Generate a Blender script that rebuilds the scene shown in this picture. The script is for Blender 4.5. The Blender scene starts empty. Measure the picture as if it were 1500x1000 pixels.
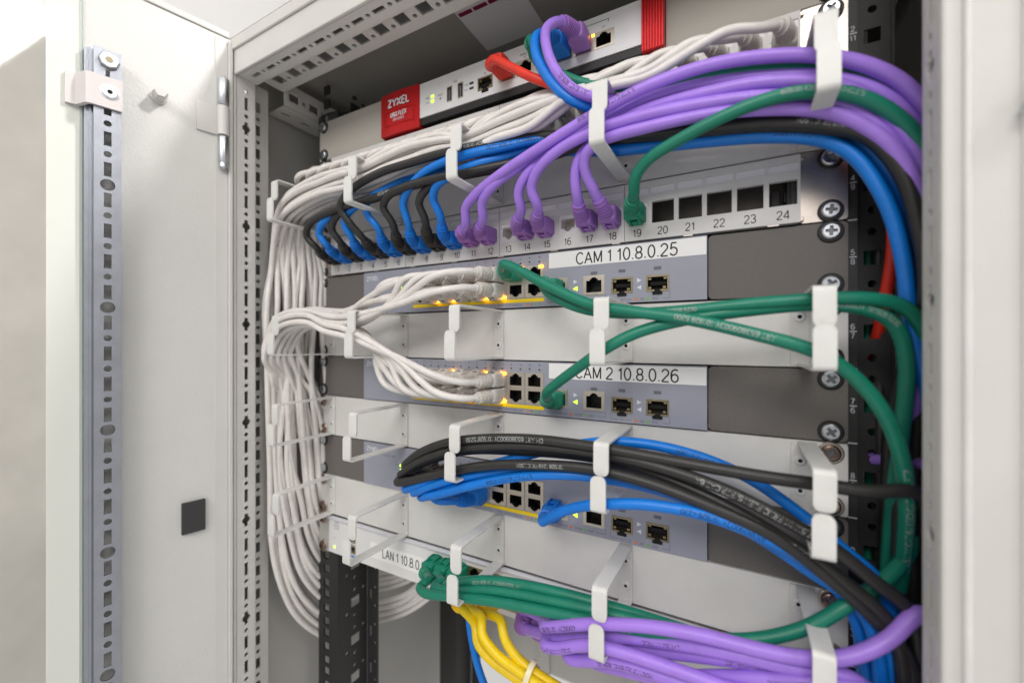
import bpy, bmesh, math, random
from mathutils import Vector, Matrix
random.seed(11)
S = 0.001                       # everything below is written in millimetres
sc = bpy.context.scene
C = sc.collection

# ------------------------------------------------------------------ camera
cam = bpy.data.cameras.new('camera'); cam_o = bpy.data.objects.new('camera', cam); C.objects.link(cam_o)
cam_o.location = (0.1857, -0.3144, 0.0022)
cam_o.rotation_euler = (math.radians(90), 0, math.radians(28.86))
cam.sensor_width = 36; cam.lens = 36 * 611.3 / 1500
cam.clip_start = 0.01; cam.clip_end = 50
cam.dof.use_dof = True; cam.dof.focus_distance = 0.325; cam.dof.aperture_fstop = 3.6
sc.camera = cam_o

# ------------------------------------------------------------------ room light
w = bpy.data.worlds.new('World'); sc.world = w; w.use_nodes = True
bg = w.node_tree.nodes['Background']; bg.inputs[0].default_value = (1.0, 0.985, 0.965, 1); bg.inputs[1].default_value = 0.53
def area(name, loc, target, sx, sy, power, col=(1, 0.96, 0.9)):
    L = bpy.data.lights.new(name, 'AREA'); L.shape = 'RECTANGLE'; L.size = sx; L.size_y = sy; L.energy = power; L.color = col
    o = bpy.data.objects.new(name, L); C.objects.link(o); o.location = loc
    o.rotation_euler = (Vector(target) - Vector(loc)).to_track_quat('-Z', 'Y').to_euler()
    return o
area('front_fill', (0.25, -1.6, 0.95), (0.0, 0, -0.05), 1.0, 0.45, 13, (1, 0.975, 0.95))  # added fill light for the rack front, not a lamp of the room
area('ceiling_lamp_above', (0.72, 0.205, 1.03), (-0.27, -0.17, 0.15), 0.13, 0.13, 11, (1, 0.98, 0.96))
sc.view_settings.view_transform = 'Standard'; sc.view_settings.look = 'None'
sc.view_settings.exposure = 0.22; sc.view_settings.gamma = 1.0
sc.cycles.max_bounces = 8

# ------------------------------------------------------------------ materials
def srgb(r, g, b):
    f = lambda v: (v/255/12.92) if v/255 <= 0.04045 else ((v/255+0.055)/1.055)**2.4
    return (f(r), f(g), f(b), 1)
M = {}
def mat(name, col, rough=0.5, metal=0.0, bump=0.0, bscale=900, vary=0.0, vscale=40, coat=0.0, emit=0.0, spec=0.5, sheen=0):
    m = bpy.data.materials.new(name); m.use_nodes = True
    nt = m.node_tree; b = nt.nodes['Principled BSDF']
    b.inputs['Base Color'].default_value = col
    b.inputs['Roughness'].default_value = rough; b.inputs['Metallic'].default_value = metal
    b.inputs['Specular IOR Level'].default_value = spec
    if coat: b.inputs['Coat Weight'].default_value = coat; b.inputs['Coat Roughness'].default_value = 0.04
    if emit: b.inputs['Emission Color'].default_value = col; b.inputs['Emission Strength'].default_value = emit
    tc = nt.nodes.new('ShaderNodeTexCoord')
    if bump:
        n = nt.nodes.new('ShaderNodeTexNoise'); n.inputs['Scale'].default_value = bscale; n.inputs['Detail'].default_value = 3
        nt.links.new(tc.outputs['Object'], n.inputs['Vector'])
        bp = nt.nodes.new('ShaderNodeBump'); bp.inputs['Strength'].default_value = bump; bp.inputs['Distance'].default_value = 0.0004
        nt.links.new(n.outputs['Fac'], bp.inputs['Height']); nt.links.new(bp.outputs['Normal'], b.inputs['Normal'])
    if vary:
        n2 = nt.nodes.new('ShaderNodeTexNoise'); n2.inputs['Scale'].default_value = vscale; n2.inputs['Detail'].default_value = 6
        n2.inputs['Roughness'].default_value = 0.65
        nt.links.new(tc.outputs['Object'], n2.inputs['Vector'])
        cr = nt.nodes.new('ShaderNodeValToRGB')
        cr.color_ramp.elements[0].position = 0.3; cr.color_ramp.elements[1].position = 0.72
        cr.color_ramp.elements[0].color = (col[0]*(1-vary), col[1]*(1-vary), col[2]*(1-vary), 1)
        cr.color_ramp.elements[1].color = (min(1, col[0]*(1+vary)), min(1, col[1]*(1+vary)), min(1, col[2]*(1+vary)), 1)
        nt.links.new(n2.outputs['Fac'], cr.inputs['Fac']); nt.links.new(cr.outputs['Color'], b.inputs['Base Color'])
        mr = nt.nodes.new('ShaderNodeMapRange'); mr.inputs['To Min'].default_value = max(0.02, rough-0.08); mr.inputs['To Max'].default_value = min(1, rough+0.1)
        nt.links.new(n2.outputs['Fac'], mr.inputs['Value']); nt.links.new(mr.outputs['Result'], b.inputs['Roughness'])
    M[name] = m
    return m
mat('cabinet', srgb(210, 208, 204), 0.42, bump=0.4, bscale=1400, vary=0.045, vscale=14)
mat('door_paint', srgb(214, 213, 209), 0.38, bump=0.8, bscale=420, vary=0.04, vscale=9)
mat('roof_shaded', srgb(160, 157, 151), 0.6, bump=0.3, bscale=1200, vary=0.05, vscale=10)  # the cabinet grey darkened: shade under the roof put into the colour
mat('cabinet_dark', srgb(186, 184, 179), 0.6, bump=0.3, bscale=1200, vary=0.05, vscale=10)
mat('side_sheet', srgb(186, 184, 180), 0.55, bump=0.3, bscale=1200, vary=0.04, vscale=8)  # cabinet grey toned down, shade of the side channel put into the colour
mat('manager', srgb(218, 216, 212), 0.45, bump=0.45, bscale=1500, vary=0.05, vscale=22)
mat('hook', srgb(221, 220, 217), 0.36, bump=0.3, bscale=1300, vary=0.05, vscale=45)
mat('ear_brown', srgb(108, 103, 99), 0.58, bump=0.6, bscale=2200, vary=0.12, vscale=1500)
mat('ear_grey', srgb(176, 171, 162), 0.6, bump=0.5, bscale=2000, vary=0.05, vscale=900)
mat('switch_face', srgb(154, 156, 169), 0.42, bump=0.2, bscale=2500, vary=0.03, vscale=60)
mat('firewall_face', srgb(222, 222, 223), 0.4, metal=0.1, bump=0.1, bscale=2500, vary=0.03, vscale=50)
mat('panel_plastic', srgb(214, 212, 210), 0.5, bump=0.12, bscale=2200, vary=0.025, vscale=40)
mat('lan_white', srgb(226, 225, 224), 0.4, bump=0.1, bscale=2000, vary=0.02, vscale=30)
mat('lan_lip', srgb(214, 214, 219), 0.35, metal=0.15)
mat('tape', srgb(242, 241, 240), 0.35, vary=0.01)
mat('paper', srgb(232, 228, 232), 0.5, vary=0.02, vscale=120)
mat('ink', srgb(36, 31, 30), 0.6)
mat('ink_grey', srgb(105, 106, 116), 0.6)
mat('ink_white', srgb(222, 224, 230), 0.5)
mat('zyx_red', srgb(196, 26, 30), 0.35, metal=0.45, bump=0.1, bscale=2500, vary=0.06, vscale=60)
mat('zinc', srgb(196, 199, 204), 0.3, metal=1.0, vary=0.06, vscale=120)
mat('recess', srgb(112, 114, 118), 0.4, metal=0.6)  # screw cross floor, darker than the head: recess shade put into the colour
mat('zinc_rail', srgb(168, 171, 180), 0.36, metal=0.85, bump=0.15, bscale=700, vary=0.08, vscale=60)
mat('copper_screw', srgb(150, 128, 116), 0.22, metal=1.0, vary=0.25, vscale=500)
mat('nickel', srgb(188, 178, 170), 0.36, metal=1.0, vary=0.12, vscale=70)
mat('black_steel', srgb(44, 43, 43), 0.5, bump=0.35, bscale=1600, vary=0.15, vscale=500)
mat('tray_metal', srgb(118, 112, 106), 0.35, metal=0.6, vary=0.1, vscale=80)
mat('black_plastic', srgb(28, 27, 27), 0.5, vary=0.1)
mat('void', srgb(22, 21, 21), 0.9)
mat('jack_metal', srgb(205, 196, 182), 0.32, metal=0.85, vary=0.08, vscale=300)
mat('sfp_metal', srgb(150, 138, 112), 0.35, metal=0.85, vary=0.2, vscale=600)
mat('gold', srgb(212, 168, 80), 0.3, metal=1.0)
mat('jack_white', srgb(226, 222, 222), 0.4)
mat('clip_plastic', srgb(214, 207, 205), 0.45, bump=0.06, bscale=900)
mat('foam_pad', srgb(62, 61, 62), 0.9, bump=0.6, bscale=900, vary=0.12, vscale=500)
mat('yellow_strip', srgb(246, 212, 16), 0.45)
mat('ink_soft', srgb(176, 180, 178), 0.6)
mat('magenta', srgb(132, 12, 66), 0.5)
mat('led_amber', (1.0, 0.36, 0.01, 1), 0.4, emit=15)
mat('led_green', (0.5, 1.0, 0.02, 1), 0.4, emit=3)
mat('dot_orange', srgb(235, 120, 40), 0.5)
mat('dot_green', srgb(110, 185, 60), 0.5)
mat('plaster', srgb(204, 196, 190), 0.85, bump=0.9, bscale=35, vary=0.1, vscale=5)
mat('ceiling_paint', srgb(248, 247, 246), 0.9, vary=0.02, vscale=2)
mat('glass_border', srgb(226, 227, 219), 0.05, coat=1.0)
mat('glass_edge', srgb(176, 188, 178), 0.2, vary=0.03)
mat('tube_light', (1, 0.98, 0.95, 1), 0.4, emit=20)
mat('tie', srgb(232, 224, 186), 0.4)
CAB = {'purple': (166, 126, 228), 'blue': (6, 120, 216), 'green': (16, 122, 98), 'yellow': (238, 204, 8), 'red': (222, 52, 34), 'black': (44, 43, 42), 'white': (226, 221, 217)}
for k, v in CAB.items():
    mat('cable_'+k, srgb(*v), 0.38 if k != 'black' else 0.4, bump=0.22, bscale=900, vary=0.09, vscale=70, spec=0.5)
PLUGC = dict(CAB); PLUGC['purple'] = (160, 114, 196); PLUGC['black'] = (50, 46, 43); PLUGC['white'] = (214, 209, 203); PLUGC['green'] = (14, 138, 108); PLUGC['yellow'] = (240, 192, 10)
for k, v in PLUGC.items():
    mat('plug_'+k, srgb(*v), 0.5, bump=0.1, bscale=1800, vary=0.04, vscale=150)
# clear glass for the door
g = bpy.data.materials.new('door_glass'); g.use_nodes = True
gb = g.node_tree.nodes['Principled BSDF']; gb.inputs['Base Color'].default_value = (0.93, 0.97, 0.94, 1)
gb.inputs['Transmission Weight'].default_value = 1.0; gb.inputs['Roughness'].default_value = 0.03; gb.inputs['IOR'].default_value = 1.45
M['door_glass'] = g

# ------------------------------------------------------------------ helpers
def empty(name, loc, label=None, cat=None, group=None, kind=None):
    o = bpy.data.objects.new(name, None); C.objects.link(o); o.location = Vector(loc)*S; o.empty_display_size = 0.01
    tag(o, label, cat, group, kind); return o
def tag(o, label=None, cat=None, group=None, kind=None):
    if label: o['label'] = label
    if cat: o['category'] = cat
    if group: o['group'] = group
    if kind: o['kind'] = kind
    return o
def wloc(o):
    v = Vector(o.location)
    while o.parent: o = o.parent; v = v + Vector(o.location)
    return v
def mesh_from_bm(name, bm, mats, smooth=False, angle=40):
    bmesh.ops.recalc_face_normals(bm, faces=bm.faces)
    me = bpy.data.meshes.new(name); bm.to_mesh(me); bm.free()
    for m in (mats if isinstance(mats, (list, tuple)) else [mats]): me.materials.append(M[m])
    if smooth:
        for p in me.polygons: p.use_smooth = True
        me.set_sharp_from_angle(angle=math.radians(angle))
    return me
def part(name, bm, mats, parent=None, smooth=False, angle=40):
    """bm in world millimetres -> object under parent (parents carry translations only)"""
    off = wloc(parent)/S if parent else Vector((0, 0, 0))
    for v in bm.verts: v.co = (v.co - off)*S
    me = mesh_from_bm(name, bm, mats, smooth, angle)
    o = bpy.data.objects.new(name, me); C.objects.link(o); o.parent = parent
    return o
def place(name, me, loc, parent=None, rot=None):
    off = wloc(parent) if parent else Vector((0, 0, 0))
    o = bpy.data.objects.new(name, me); C.objects.link(o); o.parent = parent; o.location = Vector(loc)*S - off
    if rot: o.rotation_euler = rot
    return o
def local_mesh(name, bm, mats, smooth=False, angle=40):
    for v in bm.verts: v.co = v.co*S
    return mesh_from_bm(name, bm, mats, smooth, angle)
def box(bm, x0, x1, y0, y1, z0, z1, bev=0, mi=0, seg=2):
    vs = [bm.verts.new(p) for p in ((x0,y0,z0),(x1,y0,z0),(x1,y1,z0),(x0,y1,z0),(x0,y0,z1),(x1,y0,z1),(x1,y1,z1),(x0,y1,z1))]
    fs = [bm.faces.new([vs[i] for i in q]) for q in ((0,3,2,1),(4,5,6,7),(0,1,5,4),(1,2,6,5),(2,3,7,6),(3,0,4,7))]
    for f in fs: f.material_index = mi
    if bev:
        es = list({e for f in fs for e in f.edges})
        r = bmesh.ops.bevel(bm, geom=es, offset=bev, segments=seg, affect='EDGES', profile=0.5)
        for f in r['faces']: f.material_index = mi
    return fs
def B(): return bmesh.new()
def bx(*a, **k):
    bm = B(); box(bm, *a, **k); return bm
def plate(bm, outer, holes, O, u, v, t, mi=0, mi_wall=None):
    """flat plate with real openings: outer/holes are lists of (a,b); front face through O, thickness t against u x v"""
    O, u, v = Vector(O), Vector(u), Vector(v); n = u.cross(v).normalized()
    loops = [outer] + list(holes); rows = []
    for d in (0, -t):
        es, lv = [], []
        for lp in loops:
            vs = [bm.verts.new(O + u*a + v*b + n*d) for a, b in lp]
            es += [bm.edges.new((vs[i], vs[(i+1) % len(vs)])) for i in range(len(vs))]
            lv.append(vs)
        r = bmesh.ops.triangle_fill(bm, use_beauty=True, use_dissolve=False, edges=es, normal=n if d == 0 else -n)
        for e in r['geom']:
            if isinstance(e, bmesh.types.BMFace): e.material_index = mi
        rows.append(lv)
    for a, b in zip(rows[0], rows[1]):
        k = len(a)
        for i in range(k):
            f = bm.faces.new((a[i], a[(i+1) % k], b[(i+1) % k], b[i])); f.material_index = mi if mi_wall is None else mi_wall
def rect(cx, cy, w, h): return [(cx-w/2, cy-h/2), (cx+w/2, cy-h/2), (cx+w/2, cy+h/2), (cx-w/2, cy+h/2)]
def circ(cx, cy, r, n=12, ry=None): return [(cx+r*math.cos(2*math.pi*i/n), cy+(ry or r)*math.sin(2*math.pi*i/n)) for i in range(n)]
def rrect(cx, cy, w, h, r, n=4):
    out = []
    for sx, sy, a0 in ((1, 1, 0), (-1, 1, 90), (-1, -1, 180), (1, -1, 270)):
        for i in range(n+1):
            a = math.radians(a0 + 90*i/n); out.append((cx+sx*(w/2-r)+r*math.cos(a), cy+sy*(h/2-r)+r*math.sin(a)))
    return out
def prism(bm, poly, O, u, v, t, mi=0):
    plate(bm, poly, [], O, u, v, t, mi)
XA, YA, ZA = (1, 0, 0), (0, 1, 0), (0, 0, 1)
def lathe(bm, prof, axis_o, axis, n=16, mi=0, cap=True):
    """prof: (distance along axis, radius)"""
    ax = Vector(axis).normalized(); t = Vector((0, 0, 1)) if abs(ax.z) < 0.9 else Vector((1, 0, 0))
    a = ax.cross(t).normalized(); b = ax.cross(a); o = Vector(axis_o); rings = []
    for d, r in prof:
        rings.append([bm.verts.new(o + ax*d + (a*math.cos(2*math.pi*i/n) + b*math.sin(2*math.pi*i/n))*r) for i in range(n)])
    for p, q in zip(rings, rings[1:]):
        for i in range(n):
            f = bm.faces.new((p[i], p[(i+1) % n], q[(i+1) % n], q[i])); f.material_index = mi
    if cap:
        for rg in (rings[0], rings[-1]):
            f = bm.faces.new(rg); f.material_index = mi
# ---- text as flat print
def _arc(cx, cy, rx, ry, a0, a1, n=9):
    return [(cx+rx*math.cos(math.radians(a0+(a1-a0)*i/n)), cy+ry*math.sin(math.radians(a0+(a1-a0)*i/n))) for i in range(n+1)]
FONT = {   # single-stroke capitals: (width, [polylines])
 '0': (.56, [_arc(.28, .5, .26, .5, 90, 450, 18)]), '1': (.40, [[(.06, .78), (.14, .8), (.24, .88), (.28, 1), (.28, 0)]]),
 '2': (.56, [_arc(.27, .72, .25, .28, 170, -30, 10)+[(.02, .06), (.02, 0), (.54, 0)]]),
 '3': (.56, [_arc(.26, .75, .23, .25, 160, -90, 9)+_arc(.26, .26, .27, .26, 85, -165, 10)]),
 '4': (.58, [[(.44, 0), (.44, 1), (.02, .3), (.02, .24), (.58, .24)]]),
 '5': (.56, [[(.5, 1), (.12, 1), (.06, .5)]+_arc(.27, .32, .27, .32, 125, -155, 11)]),
 '6': (.56, [_arc(.32, .6, .3, .4, 50, 180, 7)+_arc(.28, .31, .26, .31, 180, -180, 14)]),
 '7': (.54, [[(.02, 1), (.52, 1), (.3, .5), (.2, 0)]]),
 '8': (.56, [_arc(.28, .75, .22, .25, 0, 360, 14), _arc(.28, .26, .26, .26, 0, 360, 14)]),
 '9': (.56, [_arc(.24, .4, .3, .4, 230, 360, 7)+_arc(.28, .69, .26, .31, 0, 360, 14)]),
 'A': (.66, [[(0, 0), (.33, 1), (.66, 0)], [(.11, .34), (.55, .34)]]), 'B': (.58, [[(.3, .53), (.06, .53)], [(.06, 0), (.06, 1), (.32, 1)]+_arc(.32, .765, .2, .235, 90, -90, 7)+_arc(.32, .265, .24, .265, 90, -90, 7)+[(.06, 0)]]),
 'C': (.66, [_arc(.36, .5, .34, .5, 40, 320, 14)]), 'D': (.64, [[(.06, 0), (.06, 1), (.28, 1)]+_arc(.28, .5, .34, .5, 90, -90, 10)+[(.06, 0)]]),
 'E': (.54, [[(.52, 0), (.06, 0), (.06, 1), (.52, 1)], [(.06, .53), (.48, .53)]]), 'F': (.52, [[(.06, 0), (.06, 1), (.52, 1)], [(.06, .53), (.46, .53)]]),
 'G': (.7, [_arc(.36, .5, .34, .5, 40, 300, 13)+[(.66, .12), (.66, .46), (.4, .46)]]), 'H': (.62, [[(.06, 0), (.06, 1)], [(.56, 0), (.56, 1)], [(.06, .52), (.56, .52)]]),
 'I': (.16, [[(.08, 0), (.08, 1)]]), 'J': (.48, [[(.42, 1), (.42, .25)]+_arc(.22, .22, .2, .22, 0, -180, 7)]), 'K': (.6, [[(.06, 0), (.06, 1)], [(.58, 1), (.06, .42)], [(.24, .6), (.6, 0)]]),
 'L': (.5, [[(.06, 1), (.06, 0), (.5, 0)]]), 'M': (.76, [[(.06, 0), (.06, 1), (.38, .08), (.7, 1), (.7, 0)]]), 'N': (.64, [[(.06, 0), (.06, 1), (.58, 0), (.58, 1)]]),
 'O': (.72, [_arc(.36, .5, .34, .5, 90, 450, 18)]), 'P': (.58, [[(.06, 0), (.06, 1), (.3, 1)]+_arc(.3, .74, .25, .26, 90, -90, 8)+[(.06, .48)]]),
 'Q': (.72, [_arc(.36, .5, .34, .5, 90, 450, 18), [(.44, .2), (.7, -.04)]]), 'R': (.6, [[(.06, 0), (.06, 1), (.32, 1)]+_arc(.32, .75, .23, .25, 90, -90, 8)+[(.06, .5)], [(.32, .5), (.56, 0)]]),
 'S': (.6, [_arc(.3, .74, .25, .26, 20, 220, 9)+_arc(.3, .27, .27, .27, 60, -160, 10)]), 'T': (.58, [[(.29, 0), (.29, 1)], [(0, 1), (.58, 1)]]),
 'U': (.62, [[(.06, 1), (.06, .28)]+_arc(.31, .28, .25, .28, 180, 360, 10)+[(.56, 1)]]), 'V': (.62, [[(0, 1), (.31, 0), (.62, 1)]]), 'W': (.9, [[(0, 1), (.22, 0), (.45, 1), (.68, 0), (.9, 1)]]),
 'X': (.62, [[(0, 0), (.62, 1)], [(0, 1), (.62, 0)]]), 'Y': (.62, [[(0, 1), (.31, .46), (.62, 1)], [(.31, .46), (.31, 0)]]), 'Z': (.6, [[(.02, 1), (.58, 1), (.02, 0), (.6, 0)]]),
 '.': (.16, [[(.08, 0), (.08, .1)]]), ',': (.16, [[(.1, .1), (.06, -.14)]]), ':': (.16, [[(.08, .05), (.08, .16)], [(.08, .6), (.08, .71)]]), '/': (.36, [[(0, -.05), (.36, 1.02)]]), '-': (.36, [[(.04, .4), (.32, .4)]]),
 '=': (.5, [[(.04, .32), (.46, .32)], [(.04, .58), (.46, .58)]]), '*': (.36, [[(.18, .7), (.18, 1)], [(.04, .77), (.32, .93)], [(.04, .93), (.32, .77)]]), '(': (.24, [_arc(.3, .5, .24, .6, 120, 240, 6)]), ')': (.24, [_arc(-.06, .5, .24, .6, 60, -60, 6)]),
}
_tc = {}
def glyphs(s, size, weight=0.115):
    key = (s, weight)
    if key not in _tc:
        V, F = [], []; x = 0.0
        for ch in s.upper():
            if ch == ' ': x += .3; continue
            w_, lines = FONT[ch]
            parts = []
            for ln in lines:
                cur = [ln[0]]
                for i in range(1, len(ln)):
                    cur.append(ln[i])
                    if i < len(ln)-1:
                        ax, ay = ln[i][0]-ln[i-1][0], ln[i][1]-ln[i-1][1]; bx_, by_ = ln[i+1][0]-ln[i][0], ln[i+1][1]-ln[i][1]
                        if ax*bx_+ay*by_ < 0.35*math.hypot(ax, ay)*math.hypot(bx_, by_): parts.append(cur); cur = [ln[i]]
                parts.append(cur)
            for ln in parts:
                closed = abs(ln[0][0]-ln[-1][0])+abs(ln[0][1]-ln[-1][1]) < 1e-6 and len(ln) > 3
                base = len(V); n = len(ln)
                for i in range(n):
                    a = ln[i-1] if i > 0 else (ln[-2] if closed else None); b = ln[i+1] if i < n-1 else (ln[1] if closed else None); p = ln[i]
                    ds = []
                    for q, r in ((a, p), (p, b)):
                        if q and r:
                            dx, dy = r[0]-q[0], r[1]-q[1]; l = math.hypot(dx, dy) or 1; ds.append((dx/l, dy/l))
                    nx = [(-d[1], d[0]) for d in ds]
                    mx, my = sum(q[0] for q in nx)/len(nx), sum(q[1] for q in nx)/len(nx); l = mx*mx+my*my or 1
                    k = min(1/l, 2.2)*weight/2
                    V += [(x+p[0]+mx*k, p[1]+my*k), (x+p[0]-mx*k, p[1]-my*k)]
                for i in range(n-1): F.append((base+2*i, base+2*i+1, base+2*i+3, base+2*i+2))
            x += w_+.15
        x -= .15
        _tc[key] = ([((a-x/2)*.7, (b-.5)*.7) for a, b in V], F)
    vs, fs = _tc[key]
    return [(x*size, y*size) for x, y in vs], fs
def text_bm(bm, s, O, u, v, size, squeeze=1.0, weight=0.115):
    vs, fs = glyphs(s, size, weight); O, u, v = Vector(O), Vector(u), Vector(v)
    bv = [bm.verts.new(O + u*(x*squeeze) + v*y) for x, y in vs]
    for f in fs:
        try: bm.faces.new([bv[i] for i in f])
        except ValueError: pass
def text(name, s, O, u, v, size, m, parent, squeeze=1.0, weight=0.115):
    bm = B(); text_bm(bm, s, O, u, v, size, squeeze, weight)
    off = wloc(parent)/S
    for q in bm.verts: q.co = (q.co-off)*S
    me = bpy.data.meshes.new(name); bm.to_mesh(me); bm.free(); me.materials.append(M[m])
    o = bpy.data.objects.new(name, me); C.objects.link(o); o.parent = parent
    return o
# ---- tubes
def spline(pts, step=2.6):
    P = [Vector(p) for p in pts]; Q = [P[0]]
    for p in P[1:]:
        if (p-Q[-1]).length > 0.5: Q.append(p)
    P = [Q[0]*2-Q[1]] + Q + [Q[-1]*2-Q[-2]]
    out = []
    for i in range(1, len(P)-2):
        p0, p1, p2, p3 = P[i-1:i+3]
        t0 = 0; t1 = t0+max((p1-p0).length, 1e-3)**.5; t2 = t1+max((p2-p1).length, 1e-3)**.5; t3 = t2+max((p3-p2).length, 1e-3)**.5
        k = max(2, int((p2-p1).length/step))
        for j in range(k):
            t = t1+(t2-t1)*j/k
            A1 = p0*((t1-t)/(t1-t0))+p1*((t-t0)/(t1-t0)); A2 = p1*((t2-t)/(t2-t1))+p2*((t-t1)/(t2-t1)); A3 = p2*((t3-t)/(t3-t2))+p3*((t-t2)/(t3-t2))
            B1 = A1*((t2-t)/(t2-t0))+A2*((t-t0)/(t2-t0)); B2 = A2*((t3-t)/(t3-t1))+A3*((t-t1)/(t3-t1))
            out.append(B1*((t2-t)/(t2-t1))+B2*((t-t1)/(t2-t1)))
    out.append(P[-2])
    for _ in range(3):   # a jacket is stiff: relax tight kinks
        out = [out[0], out[1]] + [(out[i-1]+out[i]*2+out[i+1])/4 for i in range(2, len(out)-2)] + [out[-2], out[-1]]
    return out
def frames(path):
    T = []
    for i in range(len(path)):
        a = path[max(0, i-1)]; b = path[min(len(path)-1, i+1)]; T.append((b-a).normalized())
    n = T[0].orthogonal().normalized(); N = [n]
    for i in range(1, len(T)):
        n = N[-1] - T[i]*N[-1].dot(T[i]); n.normalize(); N.append(n)
    return T, N
def tube(bm, path, r, n=12, mi=0):
    T, N = frames(path); rings = []
    for p, t, a in zip(path, T, N):
        b = t.cross(a)
        rings.append([bm.verts.new(p+(a*math.cos(2*math.pi*k/n)+b*math.sin(2*math.pi*k/n))*r) for k in range(n)])
    for p, q in zip(rings, rings[1:]):
        for k in range(n): bm.faces.new((p[k], p[(k+1) % n], q[(k+1) % n], q[k])).material_index = mi
    bm.faces.new(rings[0][::-1]); bm.faces.new(rings[-1])
def boot(bm, path, p0, rc):
    # ribbed strain relief that bends with the cable
    L = [0]
    for a, b in zip(path, path[1:]): L.append(L[-1]+(b-a).length)
    i0 = min(range(len(path)//3), key=lambda i: (path[i]-p0).length); s0 = L[i0]
    prof = [(0, 5.4), (0.6, 5.5)]; y = 0.9
    for k in range(6):
        r_ = 5.5-0.1*k; prof += [(y, r_), (y+1.15, r_), (y+1.25, r_-0.85), (y+1.95, r_-0.85)]; y += 2.1
    prof += [(y, rc+1.0), (y+2.0, rc+0.9), (y+2.1, rc-0.3)]
    T, N = frames(path); rings = []; n = 18
    for d, r_ in prof:
        d += s0; i = next(k for k in range(1, len(L)) if L[k] >= d); f = (d-L[i-1])/max(1e-6, L[i]-L[i-1])
        p = path[i-1].lerp(path[i], f); t = T[i-1].lerp(T[i], f).normalized(); a = (N[i]-t*N[i].dot(t)).normalized(); b = t.cross(a)
        rings.append([bm.verts.new(p+(a*math.cos(2*math.pi*k/n)+b*math.sin(2*math.pi*k/n))*r_) for k in range(n)])
    for p, q in zip(rings, rings[1:]):
        for k in range(n): bm.faces.new((p[k], p[(k+1) % n], q[(k+1) % n], q[k]))
def wrap_text(bm, s, path, r, frac, flip, size):
    """letters printed round the jacket, on the side that faces out of the cabinet"""
    T, N = frames(path); L = [0]
    for a, b in zip(path, path[1:]): L.append(L[-1]+(b-a).length)
    s0 = L[-1]*frac; vs, fs = glyphs(s, size); ref = Vector((0.12, -1, 0.05)); R = r+0.06; bv = []
    for x, y in vs:
        d = s0 + (-x if flip else x); yy = -y if flip else y
        d = min(max(d, 0.01), L[-1]-0.01)
        i = next(k for k in range(1, len(L)) if L[k] >= d)
        f = (d-L[i-1])/max(1e-6, L[i]-L[i-1]); p = path[i-1].lerp(path[i], f); t = T[i-1].lerp(T[i], f).normalized()
        o = (ref - t*ref.dot(t)).normalized(); up = o.cross(t)
        if up.z < 0: up = -up
        # keep reading direction: text advances along t, up chosen so that it is not mirrored
        up = -(t.cross(o)) if False else o.cross(t)
        a = yy/R
        bv.append(bm.verts.new(p+(o*math.cos(a)+up*math.sin(a))*R))
    for f in fs:
        try: bm.faces.new([bv[i] for i in f])
        except ValueError: pass
U = lambda k: 30.4+44.45*(5-k)           # bottom edge of rack unit k, counted from the top
PXN = lambda n: 208.3-18.0*(24-n)
SX = lambda k: 35.3-17.5*k

# ------------------------------------------------------------------ room behind the cabinet
bm = B(); box(bm, -2600, 3200, -3000, 3000, 1500, 1540)
o = part('ceiling', bm, 'ceiling_paint'); tag(o, 'white ceiling above the cabinet', None, None, 'structure')
rw = empty('room_wall', (-1475, 0, -1600), 'plaster wall behind the open glass door', None, None, 'structure')
part('lower_plaster', bx(-1500, -1450, -3000, 3000, -1600, 820), 'plaster', rw)
part('upper_white_paint', bx(-1500, -1450, -3000, 3000, 820.5, 1499), 'ceiling_paint', rw)

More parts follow.
